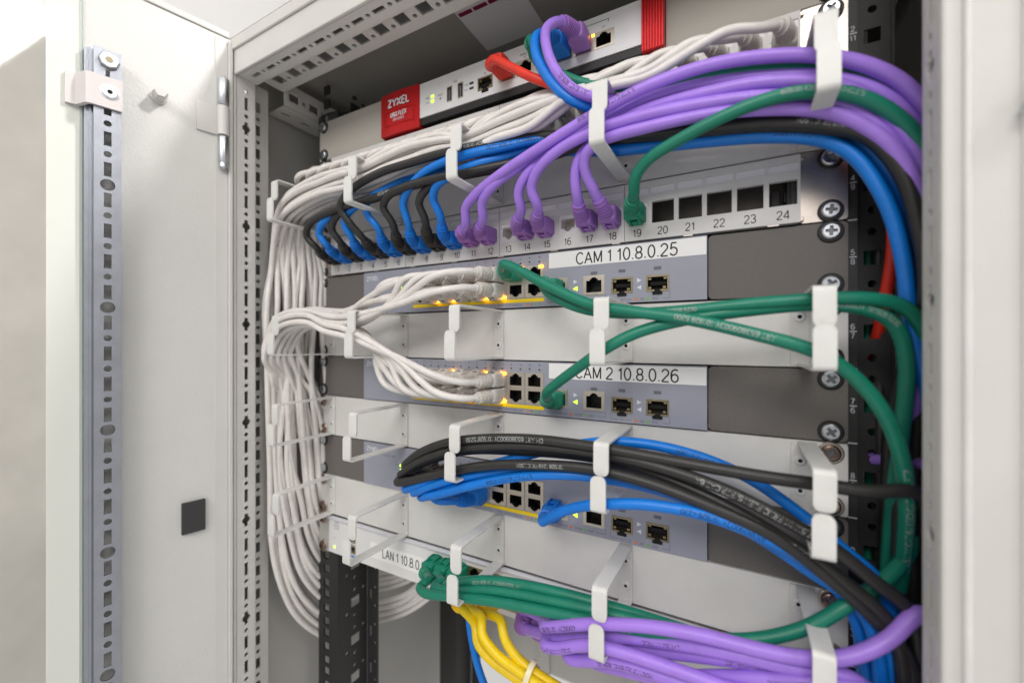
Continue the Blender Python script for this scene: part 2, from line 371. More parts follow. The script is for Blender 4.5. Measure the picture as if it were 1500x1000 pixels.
# ------------------------------------------------------------------ cabinet
cab = empty('server_cabinet', (0, 0, -700), 'light grey steel server cabinet with perforated frame and open glass door', 'cabinet')
ZB = -640
def post(sign):
    xa, xb, xo = (258.5 if sign < 0 else 256.2)*sign, 273*sign, 300*sign
    p = empty('corner_post', (xa, -80, ZB)); p.parent = cab; p.location = Vector((xa, -80, ZB))*S - cab.location
    # perforated inner faces (their openings are real, the profile behind is hollow)
    ha, hb = [], []
    z = 19.7-100*4 + 0.0
    k = 0
    while z < 262:
        if z > -390:
            if k % 4 == 0: ha.append([(-2.2+a if False else a, b) for a, b in [(-1.9,-6.5),(1.9,-6.5),(1.9,-3.2),(3.6,-2),(4.2,0),(3.6,2),(1.9,3.2),(1.9,6.5),(-1.9,6.5),(-1.9,3.2),(-3.6,2),(-4.2,0),(-3.6,-2),(-1.9,-3.2)]]); ha[-1] = [(a, b+z) for a, b in ha[-1]]
            else: ha.append(rect(0, z, 3.7, 13))
            ha.append(circ(0, z+12.5, 2.1, 10))
            hb.append(rect(0, z+10, 4.6, 11)); hb.append(circ(0, z-2.5, 2.1, 10))
        z += 25; k += 1
    bm = B()
    ya, yb = -71.5, -51.5
    u = (0, sign*-1, 0) if sign > 0 else (0, 1, 0)
    # normal must point to the cabinet centre (-sign x)
    uu = Vector((0, -1, 0)) if sign > 0 else Vector((0, 1, 0))
    plate(bm, [(-9 if sign < 0 else -8.5, ZB), (8.5 if sign < 0 else 9, ZB), (8.5 if sign < 0 else 9, 270), (-9 if sign < 0 else -8.5, 270)], ha, (xa, ya, 0), uu, ZA, 1.6)
    part('inner_face', bm, 'cabinet', p)
    bm = B()
    plate(bm, [(-11, ZB), (11, ZB), (11, 278), (-11, 278)], hb, (xb, yb, 0), uu, ZA, 1.6)
    part('recessed_face', bm, 'cabinet', p)
    bm = B()
    x0, x1 = sorted((xa+sign*0.02, xo)); box(bm, x0, x1, -83.5, -80.6, ZB, 299, 1.2)
    x0, x1 = sorted((xa+sign*1.7, xb)); box(bm, x0, x1, -63.2, -61.7, ZB, 270)
    x0, x1 = sorted((xb+sign*1.7, xo)); box(bm, x0, x1, -42, -40.4, ZB, 278)
    x0, x1 = sorted((xo-sign*1.5, xo)); box(bm, x0, x1, -80.5, -42.2, ZB, 278)
    part('front_face', bm, 'cabinet', p)
    if sign > 0:
        for xx in (263.5, 279.5):
            bm = B(); lathe(bm, [(0, 1.5), (900, 1.5)], (xx, -84, ZB), (0, 0, 1), 12); part('bead', bm, 'hook', p, True)
        bm = B(); lathe(bm, [(0, 6.5), (2, 7.5), (3, 7.5), (3.2, 5), (12, 5)], (283, -90, 87), (0, 0, 1), 6); part('hinge_nut', bm, 'zinc', p)
post(-1); post(1)
# top beam
tb = empty('top_beam', (0, -80, 270)); tb.parent = cab; tb.location = Vector((0, -80, 270))*S - cab.location
h1, h2 = [], []
for k in range(22):
    x = -241.5+24.3*k
    if x < 246: h1.append(rect(x, 0, 12.5, 4.4)); 
    if x+12 < 246: h1.append(circ(x+12.2, 0, 2.1, 10))
    x2 = -241+24.6*k
    if x2 < 246: h2.append(rect(x2, 0, 12.5, 11))
    if x2+12 < 246: h2.append(circ(x2+12.4, -2.5, 2.3, 10))
bm = B(); plate(bm, [(-258, -10), (258, -10), (258, 8.8), (-258, 8.8)], h1, (0, -71.2, 269.5), (1, 0, 0), (0, -1, 0), 1.6); part('lower_face', bm, 'cabinet', tb)
bm = B(); plate(bm, [(-258, -14), (258, -14), (258, 13), (-258, 13)], h2, (0, -47.5, 277), (1, 0, 0), (0, -1, 0), 1.6); part('recessed_face', bm, 'cabinet', tb)
bm = B(); box(bm, -300, 300, -83.6, -80.5, 268.6, 299.2, 1.0); box(bm, -300, 300, -86, -83.7, 292, 303, 1.0)
box(bm, -258, 258, -61.0, -59.6, 271.3, 277); box(bm, -258, 258, -33.4, -31.8, 277.2, 300)
part('front_face', bm, 'cabinet', tb)
# sheets
part('roof', bx(-300, 300, -84, 430, 303.2, 306), 'roof_shaded', cab)
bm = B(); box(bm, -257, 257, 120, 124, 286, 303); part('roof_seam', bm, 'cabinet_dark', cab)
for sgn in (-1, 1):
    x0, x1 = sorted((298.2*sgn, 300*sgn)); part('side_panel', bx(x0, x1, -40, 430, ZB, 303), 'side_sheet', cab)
    # depth beam along the top edge, perforated
    d = empty('depth_beam', (275*sgn, 100, 270)); d.parent = cab; d.location = Vector((275*sgn, 100, 270))*S - cab.location
    hs = []; hl = []
    for k in range(16):
        hs.append(rect(-20+25*k, 0, 12, 9)); hs.append(circ(-7.5+25*k, 0, 2.3, 10)); hl.append(rect(-20+25*k, 0, 12, 5))
    bm = B(); plate(bm, [(-31, -12), (420, -12), (420, 14), (-31, 14)], hs, (258*sgn, 0, 276), (0, 1, 0) if sgn < 0 else (0, -1, 0), ZA, 1.6) if sgn < 0 else box(bm, 256.4, 258, -31, 420, 264, 290)
    part('inner_face', bm, 'cabinet', d)
    bm = B()
    if sgn < 0: plate(bm, [(-31, -14), (420, -14), (420, 14), (-31, 14)], hl, (-274, 0, 262), (0, 1, 0), (1, 0, 0), 1.6)
    else: box(bm, 260, 290, -31, 420, 262, 264)
    part('lower_face', bm, 'cabinet', d)
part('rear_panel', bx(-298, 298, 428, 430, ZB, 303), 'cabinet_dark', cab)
for x in (-150, 20, 150):
    part('rear_rib', bx(x-12, x+12, 420, 427.8, ZB, 260, 2), 'cabinet_dark', cab)
# type sticker under the roof
st = empty('type_sticker', (0, -10, 302)); st.parent = cab; st.location = Vector((0, -10, 302))*S - cab.location
bm = B(); plate(bm, rrect(-12, -20, 66, 64, 2), [], (0, 0, 302.6), (1, 0, 0), (0, -1, 0), 0.3); part('sticker_paper', bm, 'paper', st)
stz = 302.2
bm = B()
for k in range(4): box(bm, -43+16*k, -29+16*k, -2.5, 1.5, stz, stz+.3)
part('stripe', bm, 'magenta', st)
for k, s in enumerate(('max. Belastung 480 kg', 'IP 20  DIN 41494', 'Art.-Nr. 101928 / 12 HE', 'Schrank 600 x 600', 'Made in Germany')):
    text('sticker_print', s, (-20, -8-5*k, stz-.1), (1, 0, 0), (0, -1, 0), 4.2, 'ink_grey', st)
# mounting rails
def rail(xin, sgn, y0, front=True):
    """black 19 inch rail: front flange, perforated web, outer flange"""
    rl = empty('mounting_rail', (xin, y0, ZB)); rl.parent = cab; rl.location = Vector((xin, y0, ZB))*S - cab.location
    hf, hw = [], []
    for k in range(0, 16):
        zb = U(k)
        for dz in (6.35, 22.2, 38.1): hf.append(rect(sgn*232.6, zb+dz, 9.2, 9.2))
    x0, x1 = sorted((xin, sgn*246))
    bm = B(); plate(bm, [(x0, -640), (x1, -640), (x1, 262), (x0, 262)], hf, (0, y0, 0), XA, ZA, 2); part('front_flange', bm, 'black_steel', rl)
    for k in range(0, 16):
        zb = U(k)
        hw.append(rect(25, zb+22, 13, 12)); hw.append(circ(24, zb+36, 2.4, 10)); hw.append(circ(24, zb+6, 2.4, 10)); hw.append(circ(13, zb+12, 2.4, 10)); hw.append(circ(36.5, zb+33, 2.2, 10))
    bm = B()
    plate(bm, [(2.2, -640), (42, -640), (42, 262), (2.2, 262)], hw, (xin, y0, 0), (0, 1, 0) if sgn < 0 else (0, 1, 0), ZA, 2); part('web', bm, 'black_steel', rl)
    if sgn < 0:
        hz = []
        for k in range(16): hz += [rect(5, U(k)+22, 3, 14), circ(12, U(k)+10, 2.2, 10), circ(12, U(k)+32, 2.2, 10)]
        bm = B(); plate(bm, [(0.2, -640), (17, -640), (17, 262), (0.2, 262)], hz, (xin, y0+42.2, 0), XA, ZA, 2); part('rear_flange', bm, 'black_steel', rl)
    else:
        # set-back flange beside the numbered one, with square and round openings
        hz = []
        for k in range(16):
            hz += [rect(8.0, U(k)+22.2, 8.0, 8.6), circ(8.0, U(k)+6.4, 2.3, 12), circ(8.0, U(k)+38, 2.3, 12)]
        bm = B(); plate(bm, [(0.2, -640), (16.5, -640), (16.5, 290), (0.2, 290)], hz, (246.2, y0+7, 0), XA, ZA, 1.6); part('slotted_flange', bm, 'black_steel', rl)
        part('step', bx(244.4, 246, y0+2.2, y0+8.6, -640, 262), 'black_steel', rl)
        part('back_web', bx(262.9, 264.6, y0+7, y0+60, -640, 290), 'black_steel', rl)
        bm = B()
        for k in range(1, 13):
            box(bm, 241.4, 245.8, y0-.25, y0-.05, U(k)-0.4, U(k)+0.2)
            box(bm, 242.2, 245.6, y0-.25, y0-.05, U(k)+22.0, U(k)+22.5)
            text_bm(bm, str(k), (243.7, y0-.15, U(k)+25), XA, ZA, 4.4); text_bm(bm, str(13-k), (243.7, y0-.15, U(k)+19.6), XA, ZA, 4.4)
        part('unit_numbers', bm, 'ink_white', rl)
    return rl
rail(-213, -1, 2.6); rail(213, 1, 2.6)
rail(-213, -1, 225)

# ---- door, hinged on the left post
TH = math.radians(13); DD = Vector((-math.sin(TH), -math.cos(TH), 0)); DN = Vector((math.cos(TH), -math.sin(TH), 0)); D0 = Vector((-262, -86, 0))
def dp(s, n, z): return D0 + DD*s + DN*n + Vector((0, 0, z))     # s away from the hinge, n out of the inner side
door = empty('glass_door', (-262, -86, -640), 'open glass door with white steel frame'); door.parent = cab; door.location = Vector((-262, -86, ZB))*S - cab.location
def dbox(bm, s0, s1, n0, n1, z0, z1, bev=0):
    k = len(bm.verts); tmp = B(); box(tmp, s0, s1, n0, n1, z0, z1, bev)
    me = bpy.data.meshes.new('x'); 
    for v in tmp.verts: v.co = dp(v.co.x, v.co.y, v.co.z)
    tmp.to_mesh(me); tmp.free(); bm.from_mesh(me); bpy.data.meshes.remove(me)
bm = B(); dbox(bm, -2, 103, -16, 0, ZB, 303, 1.0); part('door_frame', bm, 'door_paint', door)
bm = B(); dbox(bm, -2, 1.5, 0.1, 5, ZB, 300, .8); dbox(bm, 1.6, 12, 0.1, 0.9, ZB, 300, .3); part('edge_fold', bm, 'cabinet', door)
bm = B(); dbox(bm, 0, 420, -16, 1.5, 303.2, 309, .8); part('top_rim', bm, 'cabinet', door)
bm = B(); dbox(bm, 103.2, 122, -6, 0.6, ZB, 303, .3); dbox(bm, 122.0, 420, -6, 0.55, 276, 303, .3); part('painted_glass_border', bm, 'glass_border', door)
bm = B(); dbox(bm, 102.2, 104.0, 0.7, 1.4, ZB, 296, .2); part('glass_edge', bm, 'glass_edge', door)
bm = B(); dbox(bm, 122.1, 420, -6, -0.2, ZB, 275.9); part('glass_pane', bm, 'door_glass', door)
# perforated zinc rail on the door
rlz = empty('perforated_rail', (-270, -175, -640)); rlz.parent = door; rlz.location = Vector((-270, -175, ZB))*S - wloc(door)
hh = []
z = 30.0-100*4
k = 0
while z < 186:
    hh.append(circ(0, z, 4.6, 18) if k % 4 == 0 else circ(0, z, 2.5, 12)); hh.append(rect(0, z+12.5, 4.6, 11.5)); z += 25; k += 1
hh.append(rect(0, 222, 2.6, 8))
bm = B(); plate(bm, [(-8.2, ZB), (8.2, ZB), (8.2, 240), (-8.2, 240)], hh, dp(88.3, 14, 0), tuple(-DD), ZA, 1.5)
dbox(bm, 80.1, 81.6, 0.2, 12.4, ZB, 240); dbox(bm, 95.0, 96.5, 0.2, 12.4, ZB, 240); dbox(bm, 96.6, 101.5, 0.2, 7.5, ZB, 240); dbox(bm, 97.6, 99.0, 7.6, 9.5, ZB, 240)
o = part('perforated_rail_body', bm, 'zinc_rail', rlz)
bpy.data.objects.remove(o.parent); o.parent = door; o.name = 'perforated_rail'
o.location = Vector((-270, -175, ZB))*S - wloc(door)
# clamp holding the glass
bm = B()
prof = [(79.6, 14.2), (79.6, 16.6), (98, 16.6), (101, 15.4), (104, 9), (106.5, 4.2), (112, 4.2), (112, 1.0), (104.6, 1.0), (102, 5.8), (99.2, 12.6), (97, 14.2)]
bmv = [[bm.verts.new(dp(s_, n_, z_)) for s_, n_ in prof] for z_ in (192, 217)]
for i in range(len(prof)): bm.faces.new((bmv[0][i], bmv[0][(i+1) % len(prof)], bmv[1][(i+1) % len(prof)], bmv[1][i]))
bmesh.ops.triangle_fill(bm, use_beauty=True, edges=[bm.edges.get((bmv[0][i], bmv[0][(i+1) % len(prof)])) for i in range(len(prof))])
bmesh.ops.triangle_fill(bm, use_beauty=True, edges=[bm.edges.get((bmv[1][i], bmv[1][(i+1) % len(prof)])) for i in range(len(prof))])
clip = part('glass_clip', bm, 'clip_plastic', door, True, 35)
bm = B(); lathe(bm, [(0, 6.2), (0.35, 6.2), (0.5, 5.0), (0.9, 4.6)], dp(87.2, 16.5, 205), DN, 20); o = part('clip_screw', bm, 'zinc', door, True, 30)
bm = B(); lathe(bm, [(0, 1.7), (0.3, 1.7)], dp(87.2, 17.3, 205), DN, 6); part('screw_recess', bm, 'void', door)
bm = B(); lathe(bm, [(0, 6.6), (2.6, 6.6), (3.6, 5.8)], dp(87.6, 14, 231), DN, 8); part('rail_bolt', bm, 'zinc', door)
bm = B(); lathe(bm, [(0, 2.6), (0.5, 2.4)], dp(87.6, 17.5, 231), DN, 6); part('screw_recess', bm, 'sfp_metal', door)
# stud bolt and foam pad
bm = B(); lathe(bm, [(0, 6.2), (2.5, 6.2), (3.0, 5.2), (6, 5.2)], dp(54.5, 0, 221.5), DN, 16); lathe(bm, [(6, 5.4), (13, 5.2), (14, 4.4)], dp(54.5, 0, 221.5), DN, 6)
part('stud_nut', bm, 'cabinet', door)
bm = B(); dbox(bm, 20.2, 38.2, 0.1, 3.6, -177, -148, .5); part('foam_pad', bm, 'foam_pad', door)
# hinge
bm = B()
lathe(bm, [(0, 3.6), (2, 4.8), (25, 4.8), (26, 4.4)], dp(6, 5, 232.5), ZA, 16); lathe(bm, [(0, 4.4), (1, 4.8), (24, 4.8), (26, 4.0)], dp(6, 5, 176), ZA, 16)
lathe(bm, [(0, 2.5), (2, 4.2), (6, 4.2)], dp(6, 5, 170), ZA, 16); lathe(bm, [(0, 3.4), (2, 2.4)], dp(6, 5, 258.6), ZA, 16)
part('hinge', bm, 'zinc', door, True, 35)
bm = B(); lathe(bm, [(0, 5.1), (28, 5.1)], dp(6, 5, 203.2), ZA, 16); dbox(bm, 10, 27, 0.3, 2.2, 203.5, 231, .5); part('hinge_leaf', bm, 'cabinet', door, True, 35)

# ------------------------------------------------------------------ shared small pieces
def screw_mesh(m2, wash='black_plastic'):
    bm = B()
    lathe(bm, [(0, 6.6), (0.9, 6.6), (1.4, 6.0), (1.4, 4.6)], (0, 0, 0), (0, -1, 0), 20, mi=1)
    a = 0.85; L = 3.0
    cross = [(-a, -L), (a, -L), (a*1.2, -a*1.2), (L, -a), (L, a), (a*1.2, a*1.2), (a, L), (-a, L), (-a*1.2, a*1.2), (-L, a), (-L, -a), (-a*1.2, -a*1.2)]
    plate(bm, circ(0, 0, 4.0, 20), [cross], (0, -3.3, 0), XA, ZA, 1.6, 0)
    lathe(bm, [(0.9, 5.2), (2.2, 5.1), (2.9, 4.7), (3.25, 4.05)], (0, 0, 0), (0, -1, 0), 20, mi=0, cap=False)
    lathe(bm, [(1.75, 3.4), (1.85, 3.4)], (0, 0, 0), (0, -1, 0), 12, mi=2)
    return local_mesh('screw', bm, [m2, wash, 'recess'], True, 30)
ME_SCREW = screw_mesh('zinc'); ME_SCREWC = screw_mesh('copper_screw', 'nickel')
def screws(parent, k, y=0.0, me=None, which=((-1, 0), (-1, 1), (1, 0), (1, 1))):
    for sx, tb_ in which:
        place('screw', me or ME_SCREW, (232.6*sx, y-0.05, U(k)+(38.1 if tb_ else 6.35)), parent, (0, random.uniform(0, 1.5), 0))
bm = B(); lathe(bm, [(0, 3.3), (0.6, 3.2), (1.1, 2.5), (1.1, 1.25)], (0, 0, 0), (0, -1, 0), 14, cap=False); lathe(bm, [(0.1, 1.25), (0.3, 1.25)], (0, 0, 0), (0, -1, 0), 10, mi=1)
ME_RIVET = local_mesh('rivet', bm, ['hook', 'void'], True, 30)
# RJ45 socket: tin frame, keyed opening, dark cavity, gold contacts
def jack_mesh(W, H, frame_m, flip=1, depth=11, cavity='black_plastic', opening=(11.4, 7.6)):
    bm = B(); w, h = opening
    key = [(-w/2, -h/2), (-3.1, -h/2), (-3.1, -h/2-1.4), (-1.7, -h/2-1.4), (-1.7, -h/2-2.4), (1.7, -h/2-2.4), (1.7, -h/2-1.4), (3.1, -h/2-1.4), (3.1, -h/2), (w/2, -h/2), (w/2, h/2), (-w/2, h/2)]
    if flip < 0: key = [(a, -b) for a, b in key][::-1]
    oy = 0.9*flip
    key = [(a, b+oy) for a, b in key]
    plate(bm, rect(0, 0, W, H), [key], (0, -0.5, 0), XA, ZA, 1.0, 0)
    f0 = [bm.verts.new((a, 0.3, b)) for a, b in key]; f1 = [bm.verts.new((a, depth, b)) for a, b in key]
    for i in range(len(key)):
        bm.faces.new((f0[i], f0[(i+1) % len(key)], f1[(i+1) % len(key)], f1[i])).material_index = 1
    bm.faces.new(f1).material_index = 1
    for c_ in range(8):
        x = (c_-3.5)*1.02
        vs = [(x-.16, 4, oy+flip*h*.46), (x+.16, 4, oy+flip*h*.46), (x+.16, 10, oy+flip*h*.1), (x-.16, 10, oy+flip*h*.1)]
        bm.faces.new([bm.verts.new(v) for v in vs]).material_index = 2
    bmesh.ops.triangulate(bm, faces=[f for f in bm.faces if len(f.verts) > 4])
    return local_mesh('jack', bm, [frame_m, cavity, 'gold'])
ME_JU = jack_mesh(16.6, 12.6, 'jack_metal', -1); ME_JD = jack_mesh(16.6, 12.6, 'jack_metal', 1)
ME_JS = jack_mesh(16.8, 15.0, 'jack_metal', -1, opening=(12, 9))
ME_JK = jack_mesh(14.9, 15.3, 'jack_white', 1, cavity='jack_white')
def sfp_mesh():
    bm = B(); plate(bm, rect(0, 0, 15.6, 11.6), [rect(0, 0, 13.4, 9.0)], (0, -0.6, 0), XA, ZA, 14, 0)
    box(bm, -6.6, 6.6, 6, 6.4, -4.4, 4.4, mi=1)
    for x, z in ((-5.4, 3.4), (5.2, 3.6), (-5.5, -3.2), (4.6, -3.0)): box(bm, x-1, x+1, 0.5, 3, z-.8, z+.8, mi=0)
    box(bm, -5.5, 5.5, 2.5, 5.9, -1.2, 1.4, mi=1)
    box(bm, -3.4, 3.4, -1.2, -0.2, -8.0, -5.9, 0.2, mi=1); box(bm, -2, 2, -1.3, -0.2, -6.3, -4.6, mi=1)
    return local_mesh('sfp_cage', bm, ['sfp_metal', 'void'])
ME_SFP = sfp_mesh()
def plug_meshes(col):
    bm = B()
    secs = [(2.0, 11.2, 7.6, 0.4, 0.2), (-1.0, 11.2, 7.6, 0.4, 0.2), (-1.2, 13.2, 11.6, 1.0, 0), (-14.0, 13.0, 11.8, 1.2, 0), (-17.5, 11.6, 10.8, 2.2, 0), (-18.0, 10.6, 10.2, 3.0, 0)]
    rings = []
    for y, w_, h_, r_, dz in secs:
        rings.append([bm.verts.new((a, y, b+dz)) for a, b in rrect(0, 0, w_, h_, r_, 3)])
    for p, q in zip(rings, rings[1:]):
        for i in range(len(p)): bm.faces.new((p[i], p[(i+1) % len(p)], q[(i+1) % len(q)], q[i]))
    bm.faces.new(rings[0]); bm.faces.new(rings[-1])
    # latch guard and tab
    for pts in ([(-0.5, -5.6), (-13, -5.6), (-13, -6.6), (-9, -8.0), (-5.0, -8.3), (-2.0, -7.9), (-0.5, -7.0)],):
        for x0, x1 in ((-4.4, -2.6), (2.6, 4.4)):
            a = [bm.verts.new((x0, y, z)) for y, z in pts]; b = [bm.verts.new((x1, y, z)) for y, z in pts]
            for i in range(len(pts)): bm.faces.new((a[i], a[(i+1) % len(pts)], b[(i+1) % len(pts)], b[i]))
            bm.faces.new(a); bm.faces.new(b)
    box(bm, -2.2, 2.2, -10, 3, -7.6, -6.7, .2)
    pm = local_mesh('plug_'+col, bm, 'plug_'+col, True, 38)
    return pm
PLUGS = {k: plug_meshes(k) for k in PLUGC}

# ------------------------------------------------------------------ firewall
fw = empty('firewall', (0, 0, U(1)), 'silver firewall appliance with red end caps at the top of the rack', 'firewall')
zb, zt = U(1)+4, U(1)+42
part('chassis', bx(-134, 134, 14, 180, zb, zt, 1), 'cabinet_dark', fw); part('cover', bx(-134, 134, -1, 13.8, zt-1.2, zt), 'cabinet_dark', fw)
bm = B()
fwp = [(10, 1), (27.5, 1), (45, 1), (62, 1), (78, 1), (94, 1)]
holes = [rect(x, U(1)+22.5, 15.4, 12.4) for x, _ in fwp] + [rect(-50.9, U(1)+22.3, 5.6, 13.4), rect(-38.5, U(1)+22.3, 5.6, 13.4), rect(-12, U(1)+21, 14.6, 10.6)]
plate(bm, [(-88, zb+5), (123, zb+5), (123, zt-0.5), (-88, zt-0.5)], holes, (0, -4.6, 0), XA, ZA, 3.4); part('front_face', bm, 'firewall_face', fw)
part('base_strip', bx(-88, 123, -3.6, 2, zb-1.5, zb+4.9, .6), 'black_plastic', fw)
for x, _ in fwp: place('port', ME_JU, (x, -4.4, U(1)+22.5), fw)
place('sfp_cage', ME_SFP, (-12, -4.2, U(1)+21), fw)
for x in (-50.9, -38.5):
    bm = B(); plate(bm, rect(x, U(1)+22.3, 6.2, 14), [rect(x, U(1)+22.3, 4.8, 12.4)], (0, -4.9, 0), XA, ZA, 6); part('usb_port', bm, 'jack_metal', fw)
    part('usb_tongue', bx(x-1.9, x-.2, -3.5, 1.4, U(1)+17, U(1)+27.5), 'ink_grey', fw)
for z in (20.2, 24.6):
    part('status_light', bx(-72.4, -69.6, -5.1, -4.55, U(1)+z, U(1)+z+2.2, .3), 'led_green', fw)
for z in (20.5, 25.0):
    part('dip_mark', bx(-28.6, -24.2, -4.75, -4.55, U(1)+z-1, U(1)+z+1), 'ink', fw); text('print', 'LINK' if z > 22 else 'ACT', (-32, -4.66, U(1)+z), XA, ZA, 2.4, 'ink_grey', fw)
for s, x, z in (('USB', -44.7, 32), ('WAN1', 8, 33), ('WAN2', 26, 33.5), ('P2', 27.5, 30.8), ('P7', 94, 31.5), ('LAN/DMZ', 70, 35), ('P1', -12, 29.2), ('PWR', -77, 25.6), ('SYS', -77, 21), ('RESET', -61.5, 24.6)):
    text('print', s, (x, -4.66, U(1)+z), XA, ZA, 2.6, 'ink', fw)
part('print_line', bx(60, 98, -4.72, -4.62, U(1)+36.4, U(1)+36.75), 'ink', fw); part('print_line', bx(97.6, 98, -4.72, -4.62, U(1)+34.4, U(1)+36.3), 'ink', fw)
part('reset_hole', bx(-62.2, -60.8, -4.75, -4.62, U(1)+20.4, U(1)+21.8), 'void', fw)
for x in (36, 85.8, 103): place('led', local_mesh('led', bx(-1.1, 1.1, -0.5, 0, -0.8, 0.8), 'led_amber'), (x+0.2, -4.6, U(1)+27.6), fw) if x > 80 and x < 90 else None
# red end caps
bm = B(); sec = []
N_ = 10
for i in range(N_+1):
    t = i/N_; x = -137.5+51*t; bow = 1.6*math.sin(math.pi*min(1, t*1.15)); sec.append((x, -5.2-bow))
a = [bm.verts.new((x, y, zb-3+ (0.8 if i in (0,) else 0))) for i, (x, y) in enumerate(sec)]; b = [bm.verts.new((x, y, zt+0.6)) for x, y in sec]
c_ = [bm.verts.new((x, 30, zb-3)) for x, y in sec]; d_ = [bm.verts.new((x, 30, zt+0.6)) for x, y in sec]
for i in range(N_):
    bm.faces.new((a[i], a[i+1], b[i+1], b[i])); bm.faces.new((a[i], c_[i], c_[i+1], a[i+1])); bm.faces.new((b[i], b[i+1], d_[i+1], d_[i]))
bm.faces.new((a[0], b[0], d_[0], c_[0])); bm.faces.new((a[-1], c_[-1], d_[-1], b[-1]))
bmesh.ops.bevel(bm, geom=[e for e in bm.edges if e.is_manifold and e.calc_face_angle(0) > 1.0], offset=0.8, segments=2, affect='EDGES')
cap = part('end_cap', bm, 'zyx_red', fw, True, 35)
text('brand_print', 'ZYXEL', (-112, -7.3, U(1)+31.5), XA, ZA, 9.8, 'ink_white', fw, 1.15, .2)
text('model_print', 'USG FLEX', (-112, -7.3, U(1)+19.5), XA, ZA, 5.6, 'ink_white', fw, 1, .2); text('model_print', '200 Series', (-112, -7.3, U(1)+14.5), XA, ZA, 3.4, 'ink_white', fw)
bm = B(); plate(bm, rect(-112, U(1)+17, 38, 14), [rect(-112, U(1)+17, 37.2, 13.2)], (0, -7.1, 0), XA, ZA, .5); part('cap_outline', bm, 'zyx_red', fw)
bm = B()
for k in range(8): box(bm, 122.6+1.95*k, 124.1+1.95*k, -8.4, 30, zb-3, zt+4, .35)
box(bm, 122.8, 137.6, -7.2, 29, zb-2.6, zt+3.6)
part('end_cap', bm, 'zyx_red', fw)
for x0, x1 in ((-240.6, -137.8), (138.0, 240.6)):
    part('ear', bx(x0, x1, 0, 2.2, U(1)+.4, U(1)+43.9, .4), 'ear_grey', fw)
text('ear_print', '11', (225, -0.05, U(1)+36), XA, ZA, 3, 'ink_grey', fw)
screws(fw, 1)

# ------------------------------------------------------------------ patch panels
def patch_panel(k, label, group, numbered, filled_white):
    pp = empty('patch_bay', (0, 0, U(k)), label, 'patch panel', group)
    zc = U(k)+19.5
    holes = [rect(PXN(n), zc+ (0.8), 15.0, 15.4) for n in range(1, 25)]
    holes += [rect(PXN(n), U(k)+36.0, 16.2, 5.0) for n in range(1, 25)]
    bm = B(); plate(bm, [(-217.4, U(k)+1.2), (217.4, U(k)+1.2), (217.4, U(k)+43.2), (-217.4, U(k)+43.2)], holes, (0, -2.6, 0), XA, ZA, 3.2); part('front_plate', bm, 'panel_plastic', pp)
    for g_ in (6, 12, 18):
        part('joint', bx(PXN(g_)+8.8, PXN(g_)+9.2, -2.68, -2.58, U(k)+1.4, U(k)+43), 'ink_grey', pp)
    me_lab = local_mesh('label_strip', bx(-8.2, 8.2, -0.5, 0, -2.4, 2.4), 'paper')
    for n in range(1, 25): place('label_strip', me_lab, (PXN(n), -1.4, U(k)+36.0), pp)
    part('back_tray', bx(-214, 214, 22, 23, U(k)+2, U(k)+42), 'tray_metal', pp)
    part('bottom_lip', bx(-216, 216, -2.4, 29, U(k)+0.1, U(k)+1.1), 'black_steel', pp)
    for x in range(-200, 210, 50): part('lip_slot', bx(x, x+6, -2.9, -2.45, U(k)+0.2, U(k)+1.0), 'nickel', pp)
    used = set(range(1, 20)) if numbered else set(range(1, 25))
    for n in sorted(used): place('jack', ME_JK, (PXN(n), -1.6, zc+.8), pp)
    if numbered:
        bm = B()
        for n in range(1, 25): text_bm(bm, str(n), (PXN(n), -2.68, U(k)+6.6), XA, ZA, 7.4, 1, .12)
        part('port_numbers', bm, 'ink', pp)
        for n in (24,):
            bm = B(); box(bm, PXN(n)-6, PXN(n)-1, 8, 14, zc-5, zc+6, .4); box(bm, PXN(n)+1, PXN(n)+4, 9, 14, zc-2, zc+5, .4); part('keystone_clip', bm, 'black_plastic', pp)
    for x0, x1 in ((-241, -217.6), (217.6, 241)):
        bm = B(); plate(bm, rrect((x0+x1)/2, U(k)+22.2, x1-x0, 43.4, 1.5), [], (0, -0.2, 0), XA, ZA, 1.8); part('metal_ear', bm, 'nickel', pp)
        xi = x0 if x0 > 0 else x1
        for zz in (3, 41): part('ear_lug', bx(min(xi-3, xi), max(xi-3, xi)+1.5, -2.2, -.3, U(k)+zz-1.2, U(k)+zz+1.2, .3), 'nickel', pp)
    screws(pp, k, -0.3)
    return pp
patch_panel(2, 'upper patch panel fully filled with white cords, above the first cable manager', 'patch panels', False, True)
patch_panel(4, 'patch panel with ports numbered 1 to 24', 'patch panels', True, False)

